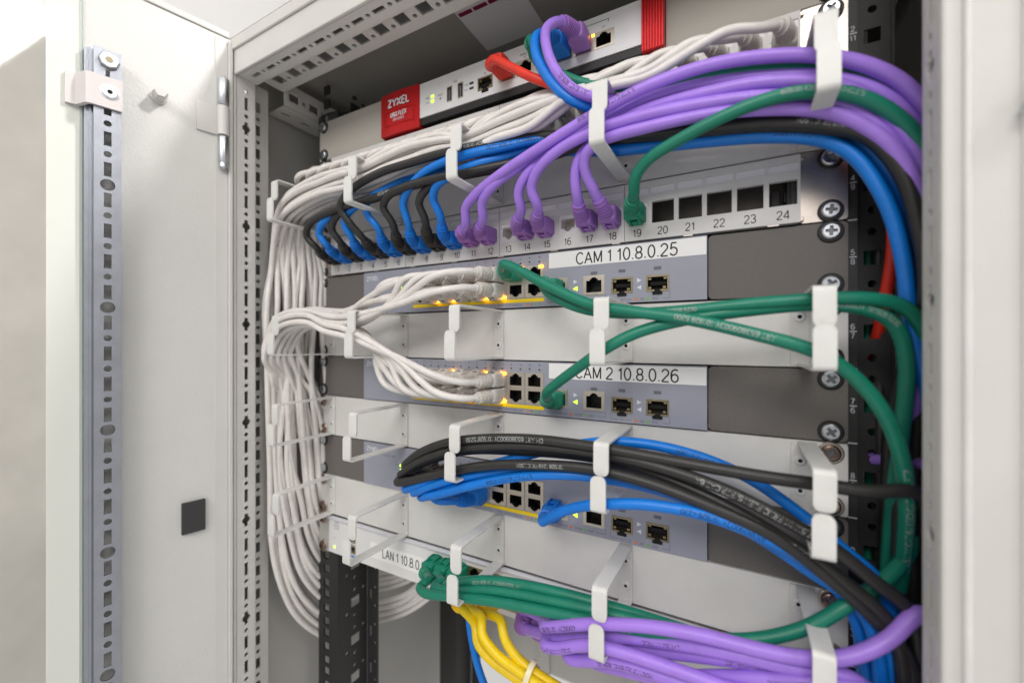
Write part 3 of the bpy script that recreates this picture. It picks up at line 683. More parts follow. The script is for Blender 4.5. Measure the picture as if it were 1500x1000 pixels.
# ------------------------------------------------------------------ camera switches
def cam_switch(k, label, tape, amber_top, amber_bot, green_port):
    sw = empty('network_switch', (0, 0, U(k)), label, 'network switch', 'blue-grey switches')
    zb_, zt_ = U(k)+.5, U(k)+43.8
    part('chassis', bx(-164, 164, 14, 170, zb_, zt_), 'ear_brown', sw)
    part('cover', bx(-164, 164, 0.4, 13.8, zt_-1.2, zt_-.1), 'ear_brown', sw)
    holes = [rect(SX(c_), U(k)+28+.2, 16.2, 12.2) for c_ in range(8)] + [rect(SX(c_), U(k)+15-.2, 16.2, 12.2) for c_ in range(8)]
    holes += [rect(54.4+ (2.0), U(k)+15, 16.4, 14.6), rect(86, U(k)+15, 16.4, 14.6), rect(107.5, U(k)+13.5, 14.8, 10.8), rect(132.8, U(k)+13.5, 14.8, 10.8)]
    bm = B(); plate(bm, [(-165, zb_), (165, zb_), (165, zt_), (-165, zt_)], holes, (0, -3, 0), XA, ZA, 3.2); part('front_face', bm, 'switch_face', sw)
    bm = B()
    for c_ in range(8):
        place('port', ME_JU, (SX(c_), -3.0, U(k)+28.2), sw); place('port', ME_JD, (SX(c_), -3.0, U(k)+14.8), sw)
    for x in (56.4, 86): place('uplink_port', ME_JS, (x, -3.0, U(k)+15), sw)
    for x in (107.5, 132.8): place('sfp_cage', ME_SFP, (x, -3.0, U(k)+13.5), sw)
    part('port_shroud', bx(SX(7)-9.2, SX(0)+9.2, -3.3, -2.95, U(k)+21.2, U(k)+21.9), 'jack_metal', sw)
    part('yellow_strip', bx(SX(7)-9, SX(0)+9, -3.35, -2.95, U(k)+4.6, U(k)+7.6), 'yellow_strip', sw)
    for c_ in amber_top:
        place('led', local_mesh('led', bx(-1.5, 1.5, -0.9, 0, -1.0, 1.0), 'led_amber'), (SX(c_)+6.4, -3.5, U(k)+33.2), sw)
    for c_ in amber_bot:
        place('led', local_mesh('led', bx(-1.6, 1.6, -0.9, 0, -1.1, 1.1), 'led_amber'), (SX(c_)+6.4, -3.5, U(k)+9.6), sw)
    me_t = []
    bm = B()
    for c_ in range(8):
        for dx, s in ((-4.5, -1), (4.5, 1)):
            x, z = SX(c_)+dx, U(k)+37.6
            vs = [(x-1.1, -3.06, z-s*-.7), (x+1.1, -3.06, z+s*.7), (x, -3.06, z-s*.9)]
            vs = [(x-1.1, -3.06, z-.8*s), (x+1.1, -3.06, z-.8*s), (x, -3.06, z+.9*s)]
            bm.faces.new([bm.verts.new(v) for v in vs])
            text_bm(bm, str(16-2*c_ if s > 0 else 15-2*c_), (x, -3.06, z+3.6), XA, ZA, 2.2)
    part('port_print', bm, 'ink', sw)
    # lower print, status arrows, SFP arrows
    bm = B()
    text_bm(bm, 'Right LED:PoE Mode(ON)', (12, -3.06, U(k)+2.6), XA, ZA, 2.4); text_bm(bm, 'AF', (33, -3.06, U(k)+2.6), XA, ZA, 2.4); text_bm(bm, 'AT', (40, -3.06, U(k)+2.6), XA, ZA, 2.4)
    text_bm(bm, 'RJ45 LED:', (60, -3.06, U(k)+3.4), XA, ZA, 2.4); text_bm(bm, '10/100', (73.5, -3.06, U(k)+3.4), XA, ZA, 2.4); text_bm(bm, '1000', (83.5, -3.06, U(k)+3.4), XA, ZA, 2.4)
    text_bm(bm, 'SFP LED:', (110.5, -3.06, U(k)+2.6), XA, ZA, 2.4); text_bm(bm, '100', (122, -3.06, U(k)+2.6), XA, ZA, 2.4); text_bm(bm, '1000', (131, -3.06, U(k)+2.6), XA, ZA, 2.4)
    for x0, x1, z in ((47, 55, 3.3), (88, 95, 3.3), (99, 105, 2.5), (136, 141, 2.5)): box(bm, x0, x1, -3.08, -3.02, U(k)+z, U(k)+z+.3)
    for x, z0, z1 in ((46.8, 3.3, 7), (95, 3.3, 7), (98.8, 2.5, 7), (141, 2.5, 7)): box(bm, x, x+.3, -3.08, -3.02, U(k)+z0, U(k)+z1)
    for x in (86, 107.5, 132.8): box(bm, x-2.6, x+2.6, -3.1, -3.02, U(k)+23.0, U(k)+25.4)
    part('panel_print', bm, 'ink_grey', sw)
    for x, m_, z in ((29.3, 'dot_orange', 2.6), (36.4, 'dot_green', 2.6), (67.5, 'dot_orange', 3.4), (79, 'dot_green', 3.4), (117.6, 'dot_orange', 2.6), (126, 'dot_green', 2.6)):
        bm = B(); plate(bm, circ(x, U(k)+z, 1.0, 12), [], (0, -3.1, 0), XA, ZA, .1); part('colour_dot', bm, m_, sw)
    for x, sg, z, m_ in ((71, 1, 18.6, 'ink_white'), (71, -1, 13.2, 'led_green'), (120, 1, 16.4, 'ink_white'), (120, -1, 11.2, 'ink_white')):
        tri = [(x-1.5*sg, U(k)+z-1.6), (x+1.8*sg, U(k)+z), (x-1.5*sg, U(k)+z+1.6)]
        if sg < 0: tri = tri[::-1]
        bm = B(); plate(bm, tri, [], (0, -3.2, 0), XA, ZA, .2); part('status_arrow', bm, m_, sw)
    text('brand_print', 'ZYXEL', (-152, -3.06, U(k)+37.5), XA, ZA, 6, 'ink_white', sw, 1.15, .2); text('model_print', 'GS1900-16HP', (-128, -3.06, U(k)+33.5), XA, ZA, 3.2, 'ink_grey', sw)
    for z in (21, 26): 
        bm = B(); plate(bm, circ(-112.5, U(k)+z, 1.3, 12), [], (0, -3.3, 0), XA, ZA, .4); part('status_light', bm, 'led_green', sw)
    bm = B(); text_bm(bm, 'PWR', (-118, -3.06, U(k)+26), XA, ZA, 2.2); text_bm(bm, 'SYS', (-118, -3.06, U(k)+21), XA, ZA, 2.2); part('status_print', bm, 'ink_grey', sw)
    if tape:
        part('tape_label', bx(48.5, 164.6, -3.35, -3.0, U(k)+30.8, U(k)+43.0), 'tape', sw)
        text('tape_print', tape, (109, -3.4, U(k)+36.6), XA, ZA, 12.4, 'ink', sw, 1.0, .12)
    for x0, x1 in ((-241, -165.6), (165.6, 241)):
        bm = B(); plate(bm, rrect((x0+x1)/2, U(k)+22.15, x1-x0, 43.4, 3), [], (0, -0.4, 0), XA, ZA, 1.9); part('ear', bm, 'ear_brown', sw)
    screws(sw, k, -0.4)
    return sw
cam_switch(5, 'upper of the two tape-labelled blue-grey switches, reading CAM 1 10.8.0.25', 'CAM 1 10.8.0.25', (0, 1, 3, 4, 6), (2, 3, 5, 6), None)
cam_switch(7, 'lower of the two tape-labelled blue-grey switches, reading CAM 2 10.8.0.26', 'CAM 2 10.8.0.26', (2, 3, 5), (2, 4, 5), None)
cam_switch(9, 'blue-grey network switch without a tape label, behind black and blue cables', None, (), (), None)

# ------------------------------------------------------------------ cable managers
def hook_mesh(up):
    """one bent strip with its finger; origin at the panel, +/-X is its width"""
    w_ = 9.4; L_ = 64.5 if up else 69.5; fl = 20.5 if up else 22.5; t = 1.4; sg = 1 if up else -1
    bm = B(); path = [(0, 0)]
    pth = [(0.0, 0.0), (-L_+3, 0.0)]
    for i in range(1, 6):
        a = math.radians(90*i/5); pth.append((-L_+3-3*math.sin(a), -sg*(3-3*math.cos(a))))
    secs = []
    for i, (y, z) in enumerate(pth):
        a = math.radians(0 if i < 1 else (0 if i == 1 else 90*(i-1)/5))
        nrm = (math.sin(a)*1.0, -sg*math.cos(a))  # inward
        secs.append((y, z, nrm, w_))
    yb_, zb_ = pth[-1]
    # rounded finger end
    nf = 8
    for i in range(nf+1):
        f = i/nf; zz = zb_ - sg*((fl-3-w_/2*0.5)*1.0 if i == 0 else (fl-3-w_/2*.9) + w_/2*.9*math.sin(math.pi/2*f))
        ww = w_ if i == 0 else max(0.6, w_*math.cos(math.pi/2*f)**0.6 if f < 1 else 0.6)
        if i == 0: zz = zb_ - sg*(fl-3-w_/2*.9)*0.99
        secs.append((yb_, zz, (1.0, 0.0), ww))
    rows = []
    for y, z, nn, ww in secs:
        rows.append([bm.verts.new((sx*ww/2, y+nn[0]*d*t, z+nn[1]*d*t)) for sx, d in ((-1, 0), (1, 0), (1, 1), (-1, 1))])
    for p, q in zip(rows, rows[1:]):
        for i in range(4): bm.faces.new((p[i], p[(i+1) % 4], q[(i+1) % 4], q[i]))
    bm.faces.new(rows[0]); bm.faces.new(rows[-1])
    bmesh.ops.remove_doubles(bm, verts=bm.verts, dist=1e-4)
    return local_mesh('hook', bm, 'hook', True, 50)
ME_HU, ME_HD = hook_mesh(True), hook_mesh(False)
bm = B(); plate(bm, [(-4.7, 0), (4.7, 0), (4.7, 41), (-4.7, 41)], [], (0, -1.4, 0), XA, ZA, 1.3); ME_BASE = local_mesh('hook_base', bm, 'manager')
def manager(k, label):
    m_ = empty('cable_manager', (0, 0, U(k)), label, 'cable manager', 'cable managers')
    bm = B(); plate(bm, rrect(0, U(k)+22.1, 482, 43.2, 1.5), [], (0, -0.5, 0), XA, ZA, 1.6)
    box(bm, -241, 241, -0.5+1.7, 12, U(k)+43.0, U(k)+43.8); box(bm, -241, 241, 1.2, 12, U(k)+.4, U(k)+1.2)
    part('panel', bm, 'manager', m_)
    for i, x in enumerate((-220, -110, 0, 110, 220)):
        xx = x + random.uniform(-.6, .6)
        r1, r2 = (random.uniform(-.012, .012), 0, random.uniform(-.02, .02)), (random.uniform(-.012, .012), 0, random.uniform(-.02, .02))
        place('hook', ME_HU, (xx, -1.0, U(k)+43.2), m_, r1)
        place('hook', ME_HD, (xx, -1.0, U(k)+1.4), m_, r2)
        if abs(x) < 219: place('hook_base', ME_BASE, (xx, -0.55, U(k)+1.6), m_)
        else: place('hook_base', ME_BASE, (xx*0.985, -0.55, U(k)+1.6), m_)
        for z in (13, 31.5): place('rivet', ME_RIVET, (xx if abs(x) < 219 else xx*0.985, -1.95, U(k)+z), m_)
    screws(m_, k, -0.5, ME_SCREWC if k in (8, 10) else ME_SCREW)
manager(3, 'first cable manager from the top, above the numbered patch panel')
manager(6, 'cable manager between the two labelled camera switches, with green cables')
manager(8, 'cable manager carrying black and blue cables below the lower camera switch')
manager(10, 'lowest cable manager, right above the white bottom switch')

# ------------------------------------------------------------------ white LAN switch
ls = empty('network_switch', (0, 0, U(11)), 'white network switch labelled LAN 1 10.8.0 at the bottom', 'network switch')
z0, z1 = U(11)+3, U(11)+43.4
part('chassis', bx(-220, 220, 14, 260, z0, z1), 'lan_white', ls); part('cover', bx(-220, 220, 0.8, 13.8, z0, z0+1.2), 'lan_white', ls)
lp = [rect(x, U(11)+30, 13.4, 11.6) for x in (-66, -52, -38, -24, -10, 4, 18, 32, 46, 60)] + [rect(x, U(11)+14, 13.4, 11.6) for x in (-66, -52, -38, -24, -10, 4, 18, 32, 46, 60)] + [rect(-183, U(11)+14, 9, 9), rect(-183, U(11)+26, 9, 9)]
bm = B(); plate(bm, [(-221.5, z0), (221.5, z0), (221.5, z1-4), (-221.5, z1-4)], lp, (0, -2.4, 0), XA, ZA, 3); part('front_face', bm, 'lan_white', ls)
bm = B(); lathe(bm, [(0, 2.4), (443, 2.4)], (-221.5, -2.0, z1-2), (1, 0, 0), 14); part('top_lip', bm, 'lan_lip', ls, True)
ME_JL = jack_mesh(14.0, 12.0, 'sfp_metal', -1, opening=(11, 7.2))
for x in (-66, -52, -38, -24, -10, 4, 18, 32, 46, 60):
    for z in (30, 14): place('port', ME_JL, (x, -2.4, U(11)+z), ls)
for z in (14, 26):
    bm = B(); plate(bm, rect(-183, U(11)+z, 10, 10.4), [rect(-183, U(11)+z, 8, 6)], (0, -2.9, 0), XA, ZA, 6); part('console_port', bm, 'jack_metal', ls)
    part('console_cavity', bx(-187, -179, 1, 1.6, U(11)+z-4, U(11)+z+4), 'void', ls)
bm = B(); text_bm(bm, 'cisco', (-209, -2.46, U(11)+34.5), XA, ZA, 4); 
for k, h_ in enumerate((1.2, 2.2, 1.2, 2.2, 1.2)): box(bm, -212+1.5*k, -211.3+1.5*k, -2.5, -2.42, U(11)+37, U(11)+37+h_)
text_bm(bm, 'CBS250', (-209, -2.46, U(11)+31), XA, ZA, 2.6); text_bm(bm, 'SYS', (-212, -2.46, U(11)+20), XA, ZA, 2.2); text_bm(bm, '12', (82, -2.46, U(11)+9), XA, ZA, 3); text_bm(bm, '1000', (-30, -2.46, U(11)+6), XA, ZA, 2.6)
part('print', bm, 'ink_grey', ls)
part('status_light', bx(-213, -211, -2.9, -2.42, U(11)+9, U(11)+11, .2), 'led_green', ls)
part('blue_mark', bx(-190, -172, -2.5, -2.42, U(11)+5.2, U(11)+7.4), 'cable_blue', ls)
part('tape_label', bx(-156, -78, -2.75, -2.42, U(11)+13, U(11)+29), 'tape', ls)
text('tape_print', 'LAN 1 10.8.0.2', (-110, -2.8, U(11)+21), XA, ZA, 12.4, 'ink', ls, .86, .13)
for x0, x1 in ((-241, -222), (222, 241)):
    part('ear', bx(x0, x1, -.6, 1.6, U(11)+1, U(11)+43.4, .5), 'cabinet_dark', ls)
screws(ls, 11, -0.6, ME_SCREWC)

# ------------------------------------------------------------------ cables
CABLES = [
 {'name': 'patch_cable', 'mat': 'purple', 'r': 3.57, 'pts': [(-25.7, -10.0, 94.3), (-25.7, -17.0, 94.3), (-25.7, -22.0, 94.3), (-7.3, -40.0, 97.1), (-4.3, -46.0, 105.9), (9.3, -51.0, 113.8), (37.2, -55.0, 124.4), (70.6, -58.0, 134.6), (101.7, -59.0, 144.4), (137.1, -58.0, 154.0), (169.2, -55.0, 157.6), (196.4, -52.0, 155.5), (220.5, -50.0, 149.1), (243.3, -45.0, 138.7), (260.4, -40.0, 122.5), (283.3, -38.1, 60.0), (284.6, -38.6, -10.0), (284.1, -36.8, -80.0), (282.2, -36.0, -150.0), (282.1, -36.4, -220.0), (282.3, -38.5, -290.0), (284.0, -36.0, -335.0)], 'label': 'purple patch cable in the numbered patch panel, first purple plug from the left, port 11', 'group': 'purple cables of the numbered patch panel', 'plugs': [(-25.69999999999999, -1.5, 94.35, 0)], 'text': [('S/FTP CAT 6A (IEC) 101928', 0.21773315182369676, 1, 3.5)]},
 {'name': 'patch_cable', 'mat': 'purple', 'r': 3.57, 'pts': [(-7.7, -10.0, 94.3), (-7.7, -17.0, 94.3), (-7.7, -22.0, 94.3), (8.9, -40.0, 99.2), (10.9, -46.0, 106.7), (23.2, -52.0, 115.6), (45.6, -50.0, 127.0), (71.7, -49.0, 135.3), (100.1, -47.0, 144.6), (135.2, -48.0, 151.9), (168.7, -46.0, 152.6), (196.7, -44.0, 149.1), (221.4, -43.0, 142.1), (244.4, -40.0, 129.8), (260.9, -36.0, 110.1), (288.5, -27.7, 40.0), (290.5, -23.3, -30.0), (290.3, -26.6, -100.0), (291.9, -28.7, -170.0), (291.4, -27.3, -240.0), (288.6, -28.3, -310.0), (290.0, -26.0, -335.0)], 'label': 'purple patch cable in the numbered patch panel, second purple plug from the left, port 12', 'group': 'purple cables of the numbered patch panel', 'plugs': [(-7.699999999999989, -1.5, 94.35, 0)], 'text': [('ART 65370900DY FRNC/LSOH 1:1 L=7,5M', 0.5, 1, 4.2)]},
 {'name': 'patch_cable', 'mat': 'purple', 'r': 3.57, 'pts': [(28.3, -10.0, 94.3), (28.3, -17.0, 94.3), (28.3, -22.0, 94.3), (42.6, -40.0, 100.9), (42.3, -46.0, 109.2), (50.0, -50.0, 118.8), (66.5, -49.0, 130.7), (95.4, -47.0, 139.9), (135.7, -51.0, 143.9), (169.2, -54.0, 142.8), (196.3, -53.0, 141.0), (220.4, -51.0, 134.5), (240.4, -46.0, 123.0), (257.4, -40.0, 101.5), (277.2, -32.1, 30.0), (276.7, -33.5, -40.0), (278.6, -34.8, -110.0), (278.2, -36.6, -180.0), (276.2, -35.8, -250.0), (278.7, -34.4, -320.0), (278.0, -34.0, -335.0)], 'label': 'purple patch cable in the numbered patch panel, third purple plug from the left, port 14', 'group': 'purple cables of the numbered patch panel', 'plugs': [(28.30000000000001, -1.5, 94.35, 0)], 'text': [('L=7,5M 1:1 FRNC', 0.3396805597519022, 1, 3.5)]},
 {'name': 'patch_cable', 'mat': 'purple', 'r': 3.57, 'pts': [(46.3, -10.0, 94.3), (46.3, -17.0, 94.3), (46.3, -22.0, 94.3), (56.0, -40.0, 101.3), (53.9, -47.0, 109.4), (60.6, -53.0, 119.1), (77.1, -56.0, 128.9), (104.2, -57.0, 135.6), (136.9, -57.0, 137.4), (169.2, -55.0, 136.4), (196.3, -53.0, 133.3), (220.9, -47.0, 128.3), (239.7, -43.0, 116.4), (256.6, -38.0, 92.3), (285.4, -21.5, 20.0), (284.7, -18.3, -50.0), (284.3, -21.2, -120.0), (286.0, -20.9, -190.0), (285.8, -19.3, -260.0), (284.3, -19.9, -330.0), (286.0, -20.0, -335.0)], 'label': 'purple patch cable in the numbered patch panel, fourth purple plug from the left, port 15', 'group': 'purple cables of the numbered patch panel', 'plugs': [(46.30000000000001, -1.5, 94.35, 0)], 'text': [('101928 1249', 0.47, 1, 4.2)]},
 {'name': 'patch_cable', 'mat': 'purple', 'r': 3.57, 'pts': [(82.3, -10.0, 94.3), (82.3, -17.0, 94.3), (82.3, -22.0, 94.3), (85.7, -40.0, 103.7), (86.0, -45.0, 113.7), (91.0, -48.0, 126.4), (105.0, -48.0, 133.6), (131.0, -48.0, 137.3), (168.7, -46.0, 137.5), (196.7, -44.0, 134.4), (221.8, -40.0, 129.1), (240.4, -38.0, 117.2), (257.9, -36.0, 95.9), (289.7, -10.9, 10.0), (292.7, -10.5, -60.0), (292.8, -12.5, -130.0), (291.2, -8.3, -200.0), (292.3, -11.0, -270.0), (291.0, -10.0, -335.0)], 'label': 'purple patch cable in the numbered patch panel, fifth purple plug from the left, port 17', 'group': 'purple cables of the numbered patch panel', 'plugs': [(82.30000000000001, -1.5, 94.35, 0)], 'text': [('L=7,5M 1:1 FRNC', 0.37831096313150553, 1, 3.5)]},
 {'name': 'patch_cable', 'mat': 'purple', 'r': 3.57, 'pts': [(100.3, -10.0, 94.3), (100.3, -17.0, 94.3), (100.3, -22.0, 94.3), (97.4, -40.0, 105.4), (94.0, -47.0, 115.2), (96.0, -53.0, 124.2), (109.6, -56.0, 129.1), (136.7, -56.0, 130.6), (169.2, -54.0, 130.4), (196.4, -52.0, 127.2), (220.8, -48.0, 121.8), (238.0, -45.0, 111.8), (254.8, -42.0, 90.8), (277.2, -28.6, 0.0), (274.4, -27.4, -70.0), (276.8, -28.6, -140.0), (276.9, -27.1, -210.0), (276.3, -24.9, -280.0), (276.0, -26.0, -335.0)], 'label': 'purple patch cable in the numbered patch panel, sixth purple plug from the left, port 18', 'group': 'purple cables of the numbered patch panel', 'plugs': [(100.30000000000001, -1.5, 94.35, 0)], 'text': [('ART HOSJ/CNRF 111', 0.62, 0, 4.6)]},
 {'name': 'patch_cable', 'mat': 'green', 'r': 3.56, 'pts': [(118.3, -10.0, 94.3), (118.3, -17.0, 94.3), (118.3, -22.0, 94.3), (124.7, -40.0, 98.0), (126.2, -47.0, 104.6), (134.9, -53.0, 111.7), (155.8, -57.0, 119.1), (183.5, -59.0, 126.5), (205.2, -58.0, 129.3), (221.2, -55.0, 128.0), (237.0, -50.0, 123.3), (251.0, -45.0, 113.2), (262.3, -40.0, 98.0), (283.8, -26.7, 20.0), (285.5, -28.9, -50.0), (285.8, -28.9, -120.0), (284.4, -28.0, -190.0), (282.9, -29.3, -260.0), (285.0, -28.6, -330.0), (284.0, -28.0, -335.0)], 'label': 'green patch cable arching up from port 19 of the numbered patch panel', 'group': None, 'plugs': [(118.30000000000001, -1.5, 94.35, 0)], 'text': [('S/FTP CAT 6A (IEC) 101928', 0.2241743903600416, 1, 3.5)]},
 {'name': 'patch_cable', 'mat': 'black', 'r': 3.38, 'pts': [(-205.7, -10.0, 94.3), (-205.7, -17.0, 94.3), (-205.7, -22.0, 94.3), (-194.9, -38.0, 98.3), (-201.6, -44.0, 108.3), (-190.1, -49.0, 118.0), (-156.7, -52.0, 124.3), (-105.0, -51.0, 128.4), (-50.4, -50.0, 131.6), (0.1, -44.0, 133.0), (49.6, -36.0, 135.4), (103.8, -44.0, 134.8), (138.3, -43.0, 130.2), (169.1, -42.0, 126.6), (196.8, -41.0, 122.6), (221.8, -40.0, 116.1), (241.6, -39.0, 107.3), (255.1, -38.0, 86.1), (261.9, -37.0, 58.8), (265.2, -36.0, 28.3), (261.6, -15.3, -40.0), (260.5, -14.4, -110.0), (262.2, -12.8, -180.0), (263.9, -12.9, -250.0), (261.5, -15.6, -320.0), (262.0, -14.0, -335.0)], 'label': 'black patch cable in the numbered patch panel, first black plug from the left', 'group': 'blue and black cables of the numbered patch panel', 'plugs': [(-205.7, -1.5, 94.35, 0)], 'text': [('101928 4230 101928 5230', 0.19, 1, 4.0)]},
 {'name': 'patch_cable', 'mat': 'blue', 'r': 3.38, 'pts': [(-187.7, -10.0, 94.3), (-187.7, -17.0, 94.3), (-187.7, -22.0, 94.3), (-179.1, -38.0, 99.3), (-183.8, -43.0, 109.0), (-169.9, -48.0, 118.1), (-149.4, -44.0, 126.7), (-108.3, -40.0, 134.1), (-51.7, -40.0, 140.4), (2.5, -38.0, 141.1), (48.6, -34.0, 142.9), (102.6, -40.0, 130.2), (137.6, -39.0, 125.9), (168.9, -38.0, 122.5), (197.0, -37.0, 118.8), (222.3, -36.0, 111.7), (236.8, -35.0, 100.5), (250.2, -34.0, 74.1), (256.8, -33.0, 47.0), (260.2, -32.0, 15.7), (272.3, -20.1, -40.0), (274.6, -20.9, -110.0), (275.3, -19.9, -180.0), (273.1, -20.1, -250.0), (274.1, -17.3, -320.0), (274.0, -18.0, -335.0)], 'label': 'blue patch cable in the numbered patch panel, first blue plug from the left', 'group': 'blue and black cables of the numbered patch panel', 'plugs': [(-187.7, -1.5, 94.35, 0)], 'text': [('L=7,5M 1:1 FRNC', 0.4859293776575286, 1, 3.5)]},
 {'name': 'patch_cable', 'mat': 'black', 'r': 3.38, 'pts': [(-169.7, -10.0, 94.3), (-169.7, -17.0, 94.3), (-169.7, -22.0, 94.3), (-159.8, -38.0, 101.2), (-164.4, -43.0, 110.0), (-155.3, -47.0, 119.6), (-137.5, -46.0, 127.0), (-93.5, -46.0, 130.5), (-42.6, -42.0, 136.3), (1.2, -36.0, 138.3), (46.7, -30.0, 140.8), (101.4, -36.0, 141.3), (136.9, -35.0, 136.4), (168.6, -34.0, 132.5), (197.1, -33.0, 128.2), (222.9, -32.0, 121.5), (243.6, -31.0, 111.4), (257.5, -30.0, 89.6), (264.5, -29.0, 61.5), (267.9, -28.0, 30.2), (265.4, -1.3, -40.0), (264.6, -2.6, -110.0), (263.8, -1.8, -180.0), (265.8, -2.9, -250.0), (264.2, -4.6, -320.0), (264.0, -4.0, -335.0)], 'label': 'black patch cable in the numbered patch panel, second black plug from the left', 'group': 'blue and black cables of the numbered patch panel', 'plugs': [(-169.7, -1.5, 94.35, 0)], 'text': [('S/FTP CAT 6A (IEC) 101928', 0.23106112811309729, 1, 3.5)]},
 {'name': 'patch_cable', 'mat': 'blue', 'r': 3.38, 'pts': [(-151.7, -10.0, 94.3), (-151.7, -17.0, 94.3), (-151.7, -22.0, 94.3), (-143.3, -38.0, 103.8), (-146.8, -43.0, 113.6), (-136.3, -47.0, 122.0), (-114.9, -46.0, 130.3), (-81.1, -42.0, 137.4), (-41.9, -34.0, 146.4), (3.8, -30.0, 147.7), (44.7, -26.0, 149.6), (100.1, -32.0, 134.4), (136.2, -31.0, 129.9), (168.4, -30.0, 126.4), (197.3, -29.0, 122.5), (223.4, -28.0, 115.2), (238.3, -27.0, 103.5), (252.2, -26.0, 76.3), (258.9, -25.0, 48.4), (262.4, -24.0, 16.3), (276.6, -11.9, -40.0), (278.9, -10.4, -110.0), (275.4, -9.4, -180.0), (275.4, -9.6, -250.0), (277.1, -7.3, -320.0), (277.0, -10.0, -335.0)], 'label': 'blue patch cable in the numbered patch panel, second blue plug from the left', 'group': 'blue and black cables of the numbered patch panel', 'plugs': [(-151.7, -1.5, 94.35, 0)], 'text': [('65380900DY 101928 5230', 0.2076502659998437, 0, 3.5)]},
 {'name': 'patch_cable', 'mat': 'black', 'r': 3.38, 'pts': [(-133.7, -10.0, 94.3), (-133.7, -17.0, 94.3), (-133.7, -22.0, 94.3), (-128.6, -37.0, 100.3), (-134.2, -48.0, 113.2), (-138.9, -54.0, 124.9), (-126.1, -57.0, 135.0), (-87.4, -58.0, 145.0), (-50.5, -58.0, 146.7), (-19.8, -57.0, 147.7), (13.1, -54.0, 147.9), (53.5, -44.0, 149.7), (103.8, -44.0, 138.5), (138.3, -43.0, 133.7), (169.1, -42.0, 129.9), (196.8, -41.0, 125.7), (221.8, -40.0, 119.1), (242.2, -39.0, 108.8), (255.6, -38.0, 87.6), (262.5, -37.0, 60.4), (265.8, -36.0, 30.0), (268.5, -12.1, -40.0), (267.0, -10.9, -110.0), (267.5, -12.3, -180.0), (269.4, -7.0, -250.0), (267.9, -10.1, -320.0), (268.0, -10.0, -335.0)], 'label': 'black patch cable in the numbered patch panel, third black plug from the left', 'group': 'blue and black cables of the numbered patch panel', 'plugs': [(-133.7, -1.5, 94.35, 0)], 'text': [('ART 65370900DY 101928 4230', 0.24323524706554622, 1, 3.5)]},
 {'name': 'patch_cable', 'mat': 'blue', 'r': 3.38, 'pts': [(-115.7, -10.0, 94.3), (-115.7, -17.0, 94.3), (-115.7, -22.0, 94.3), (-106.8, -39.0, 107.3), (-115.4, -44.0, 118.5), (-112.9, -47.0, 127.2), (-93.5, -46.0, 135.3), (-62.9, -36.0, 146.2), (-32.0, -28.0, 151.8), (6.6, -24.0, 152.7), (47.7, -20.0, 154.0), (97.7, -24.0, 140.3), (134.8, -23.0, 135.6), (167.9, -22.0, 131.8), (197.6, -21.0, 127.7), (224.4, -20.0, 120.1), (240.2, -19.0, 107.2), (254.4, -18.0, 79.4), (261.3, -17.0, 50.7), (264.9, -16.0, 17.6), (281.4, -5.4, -40.0), (283.3, -6.0, -110.0), (280.1, -1.3, -180.0), (282.1, -6.1, -250.0), (282.2, -6.8, -320.0), (282.0, -4.0, -335.0)], 'label': 'blue patch cable in the numbered patch panel, third blue plug from the left', 'group': 'blue and black cables of the numbered patch panel', 'plugs': [(-115.69999999999999, -1.5, 94.35, 0)], 'text': [('65380900DY 101928 5230', 0.28942690710388397, 1, 3.5)]},
 {'name': 'patch_cable', 'mat': 'black', 'r': 3.38, 'pts': [(-97.7, -10.0, 94.3), (-97.7, -17.0, 94.3), (-97.7, -22.0, 94.3), (-88.1, -39.0, 108.5), (-92.6, -46.0, 120.0), (-79.2, -52.0, 127.4), (-49.5, -55.0, 130.4), (-18.1, -55.0, 130.5), (11.8, -52.0, 131.0), (32.6, -47.0, 132.7), (57.1, -40.0, 135.8), (104.7, -47.0, 135.4), (138.9, -46.0, 130.7), (169.3, -45.0, 127.0), (196.7, -44.0, 123.0), (221.4, -43.0, 116.5), (241.3, -42.0, 107.0), (254.6, -41.0, 86.0), (261.4, -40.0, 59.1), (264.7, -39.0, 29.0), (261.5, 3.2, -40.0), (259.0, 1.2, -110.0), (258.7, 3.6, -180.0), (260.1, 3.7, -250.0), (259.3, 0.3, -320.0), (260.0, 2.0, -335.0)], 'label': 'black patch cable in the numbered patch panel, fourth black plug from the left', 'group': 'blue and black cables of the numbered patch panel', 'plugs': [(-97.69999999999999, -1.5, 94.35, 0)], 'text': [('101928 1249 FRNC/LSOH', 0.4418235754357003, 1, 3.5)]},
 {'name': 'patch_cable', 'mat': 'blue', 'r': 3.38, 'pts': [(-79.7, -10.0, 94.3), (-79.7, -17.0, 94.3), (-79.7, -22.0, 94.3), (-70.3, -39.0, 108.4), (-70.2, -45.0, 119.2), (-58.4, -51.0, 128.8), (-38.7, -55.0, 137.2), (-13.2, -57.0, 141.0), (11.4, -56.0, 142.4), (34.9, -51.0, 143.7), (63.4, -42.0, 146.3), (100.8, -34.0, 136.4), (136.6, -33.0, 131.8), (168.5, -32.0, 128.1), (197.2, -31.0, 124.1), (223.1, -30.0, 116.8), (238.5, -29.0, 104.1), (252.2, -28.0, 77.1), (258.9, -27.0, 49.4), (262.3, -26.0, 17.5), (273.0, -3.6, -40.0), (272.1, -2.9, -110.0), (270.1, -4.8, -180.0), (271.1, -3.4, -250.0), (272.8, 0.7, -320.0), (272.0, -2.0, -335.0)], 'label': 'blue patch cable in the numbered patch panel, fourth blue plug from the left', 'group': 'blue and black cables of the numbered patch panel', 'plugs': [(-79.69999999999999, -1.5, 94.35, 0)], 'text': [('65370900DY 101928 4230', 0.205, 1, 4.2)]},
